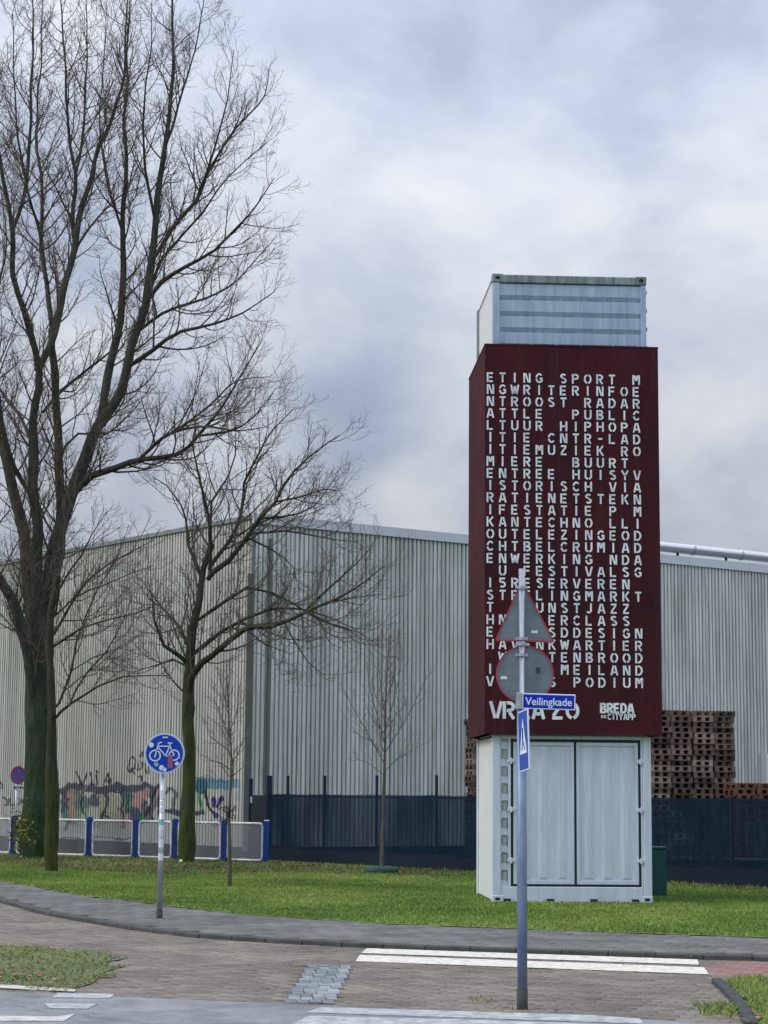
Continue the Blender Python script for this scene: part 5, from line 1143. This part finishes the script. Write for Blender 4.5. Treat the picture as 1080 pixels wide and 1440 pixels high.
# street name sign
NS = R(-4)
ns = empty('street_name_sign', (q[0], q[1], zQ(986))); props(ns, 'blue street name plate reading Veilingkade clamped to the signpost', 'street sign')
wN = 75/FPX*YQ; hN = 22/FPX*YQ; x0 = -.005
MB().bbox(-.048, -.004, -.058, .05, -hN*.52, hN*.52, .004).build('bracket', M['galv'], ns)
mb = MB().bbox(x0, x0+wN, -.055, -.043, -hN/2, hN/2, .003); pl_ = mb.build('plate', M['sign_white'], ns)
pl2 = MB().box(x0+.010, x0+wN-.010, -.0565, -.055, -hN/2+.010, hN/2-.010).build('plate_face', M['name_blue'], ns)
cu_ = bpy.data.curves.new('street_name', 'FONT'); cu_.body = 'Veilingkade'; cu_.size = .082; cu_.extrude = .0008; cu_.offset = .0012; cu_.align_x = 'CENTER'; cu_.align_y = 'CENTER'
tmp = bpy.data.objects.new('tmp', cu_); COL.objects.link(tmp); dg = bpy.context.evaluated_depsgraph_get(); tm = bpy.data.meshes.new_from_object(tmp.evaluated_get(dg)); bpy.data.objects.remove(tmp)
tw = max(v.co.x for v in tm.vertices)-min(v.co.x for v in tm.vertices); k = (wN-.055)/tw
tm.transform(Matrix.Rotation(R(90), 4, 'X') @ Matrix.Diagonal((k, min(k*1.05, 1.05), 1, 1))); tm.materials.clear()
link('lettering', tm, M['sign_white'], pl2, (x0+wN/2, -.0580, -.004))
ns.rotation_euler = (0, R(1.2), R(2))
# crossing sign, seen nearly edge-on
cz_ = empty('crossing_sign', (q[0]-.022, q[1]-.045, zQ(1044))); props(cz_, 'narrow-looking blue pedestrian crossing sign turned sideways below the street name', 'traffic sign')
hC = 84/FPX*YQ; wC = .26; cz_.rotation_euler = (0, R(-5), R(-77.5))
MB().bbox(0, wC, -.006, .006, -hC/2, hC/2, .003).build('plate', M['sign_white'], cz_)
f_ = MB().box(.012, wC-.012, -.0085, -.006, -hC/2+.012, hC/2-.012).build('plate_face', M['sign_blue2'], cz_)
tri = MB().prism([(wC/2, hC*.36), (.035, -hC*.22), (wC-.035, -hC*.22)], -.0105, -.0085).build('white_triangle', M['sign_white'], f_)
pd = MB(); stroke_quads(pd, [(wC/2, .10), (wC/2-.005, .0)], .028, 1, 1, -.012, -.0105); stroke_quads(pd, [(wC/2, .0), (wC/2-.04, -.075)], .016, 1, 1, -.012, -.0105); stroke_quads(pd, [(wC/2, .0), (wC/2+.04, -.075)], .016, 1, 1, -.012, -.0105)
pd.build('walker_symbol', M['black'], f_); 
# cabinet and bench behind the tower
q = P(917, 1268, 32.4); ub = empty('utility_cabinet', (q[0]-.35, 32.4, .06), R(2)); props(ub, 'dark green utility cabinet standing on the grass behind the right side of the tower', 'utility box')
MB().bbox(0, .60, 0, .35, 0, .76, .015).build('body', M['cabinet_green'], ub); MB().bbox(-.01, .61, -.01, .36, .76, .80, .012).build('lid', M['cabinet_green'], ub); MB().box(.30, .304, -.003, 0, .03, .74).build('door_gap', M['black'], ub)
q = G(1050, 1241, .06); bn = empty('low_table', (q[0], q[1], .06), R(-20)); props(bn, 'low dark table standing against the fence at the right edge', 'table')
MB().bbox(-.50, .90, 0, .55, .40, .44, .008).build('tabletop', M['bench_top'], bn)
for x in (-.35, .70): MB().bbox(x, x+.10, .05, .50, 0, .40, .01).build('leg', M['dark_metal'], bn)
# no parking sign behind the railing
q = P(20.5, 1190, 52.2); npk = empty('no_parking_sign', (q[0], 52.2, 0), R(42)); props(npk, 'small round no-parking sign on a thin pole behind the railing left of the big tree', 'traffic sign')
def zN(py): return P(20.5, py, 52.2)[2]
MB().tube([(0, 0, -.1), (0, 0, zN(1079))], .03, 10).build('pole', M['galv'], npk, smooth=True)
rN = .235; c_ = zN(1090); pn = disc(0, c_, rN, -.05, -.04).build('sign_plate', M['ring_blue'], npk); ringp(MB(), 0, c_, rN*.80, rN*1.02, -.056, -.05).build('red_ring', M['ring_red'], pn)
sl = MB(); stroke_quads(sl, [(-.13, .13+c_), (.13, -.13+c_)], .045, 1, 1, -.055, -.05); sl.build('red_slash', M['ring_red'], pn)
a_p = MB().box(-.16, .16, -.05, -.04, zN(1111), zN(1104)).build('arrow_plate', M['sticker'], npk); ar = MB(); z_ = (zN(1111)+zN(1104))/2
stroke_quads(ar, [(-.12, z_), (.12, z_)], .02, 1, 1, -.053, -.05); stroke_quads(ar, [(-.08, z_-.035), (-.125, z_), (-.08, z_+.035)], .02, 1, 1, -.053, -.05); stroke_quads(ar, [(.08, z_-.035), (.125, z_), (.08, z_+.035)], .02, 1, 1, -.053, -.05)
ar.build('arrow_symbol', M['black'], a_p)
# white ball at the foot of the middle tree
q = G(272, 1211); o = bpy.data.meshes.new('litter_cup'); bm = bmesh.new(); bmesh.ops.create_icosphere(bm, subdivisions=2, radius=.05); 
for v in bm.verts: v.co.z *= .8; v.co += v.co*mnoise.noise(v.co*30)*.25
bm.to_mesh(o); bm.free(); o = link('crumpled_paper', o, M['sticker'], None, (q[0], 45.9, .10)); props(o, 'small crumpled white paper lying at the right foot of the medium tree', 'litter')
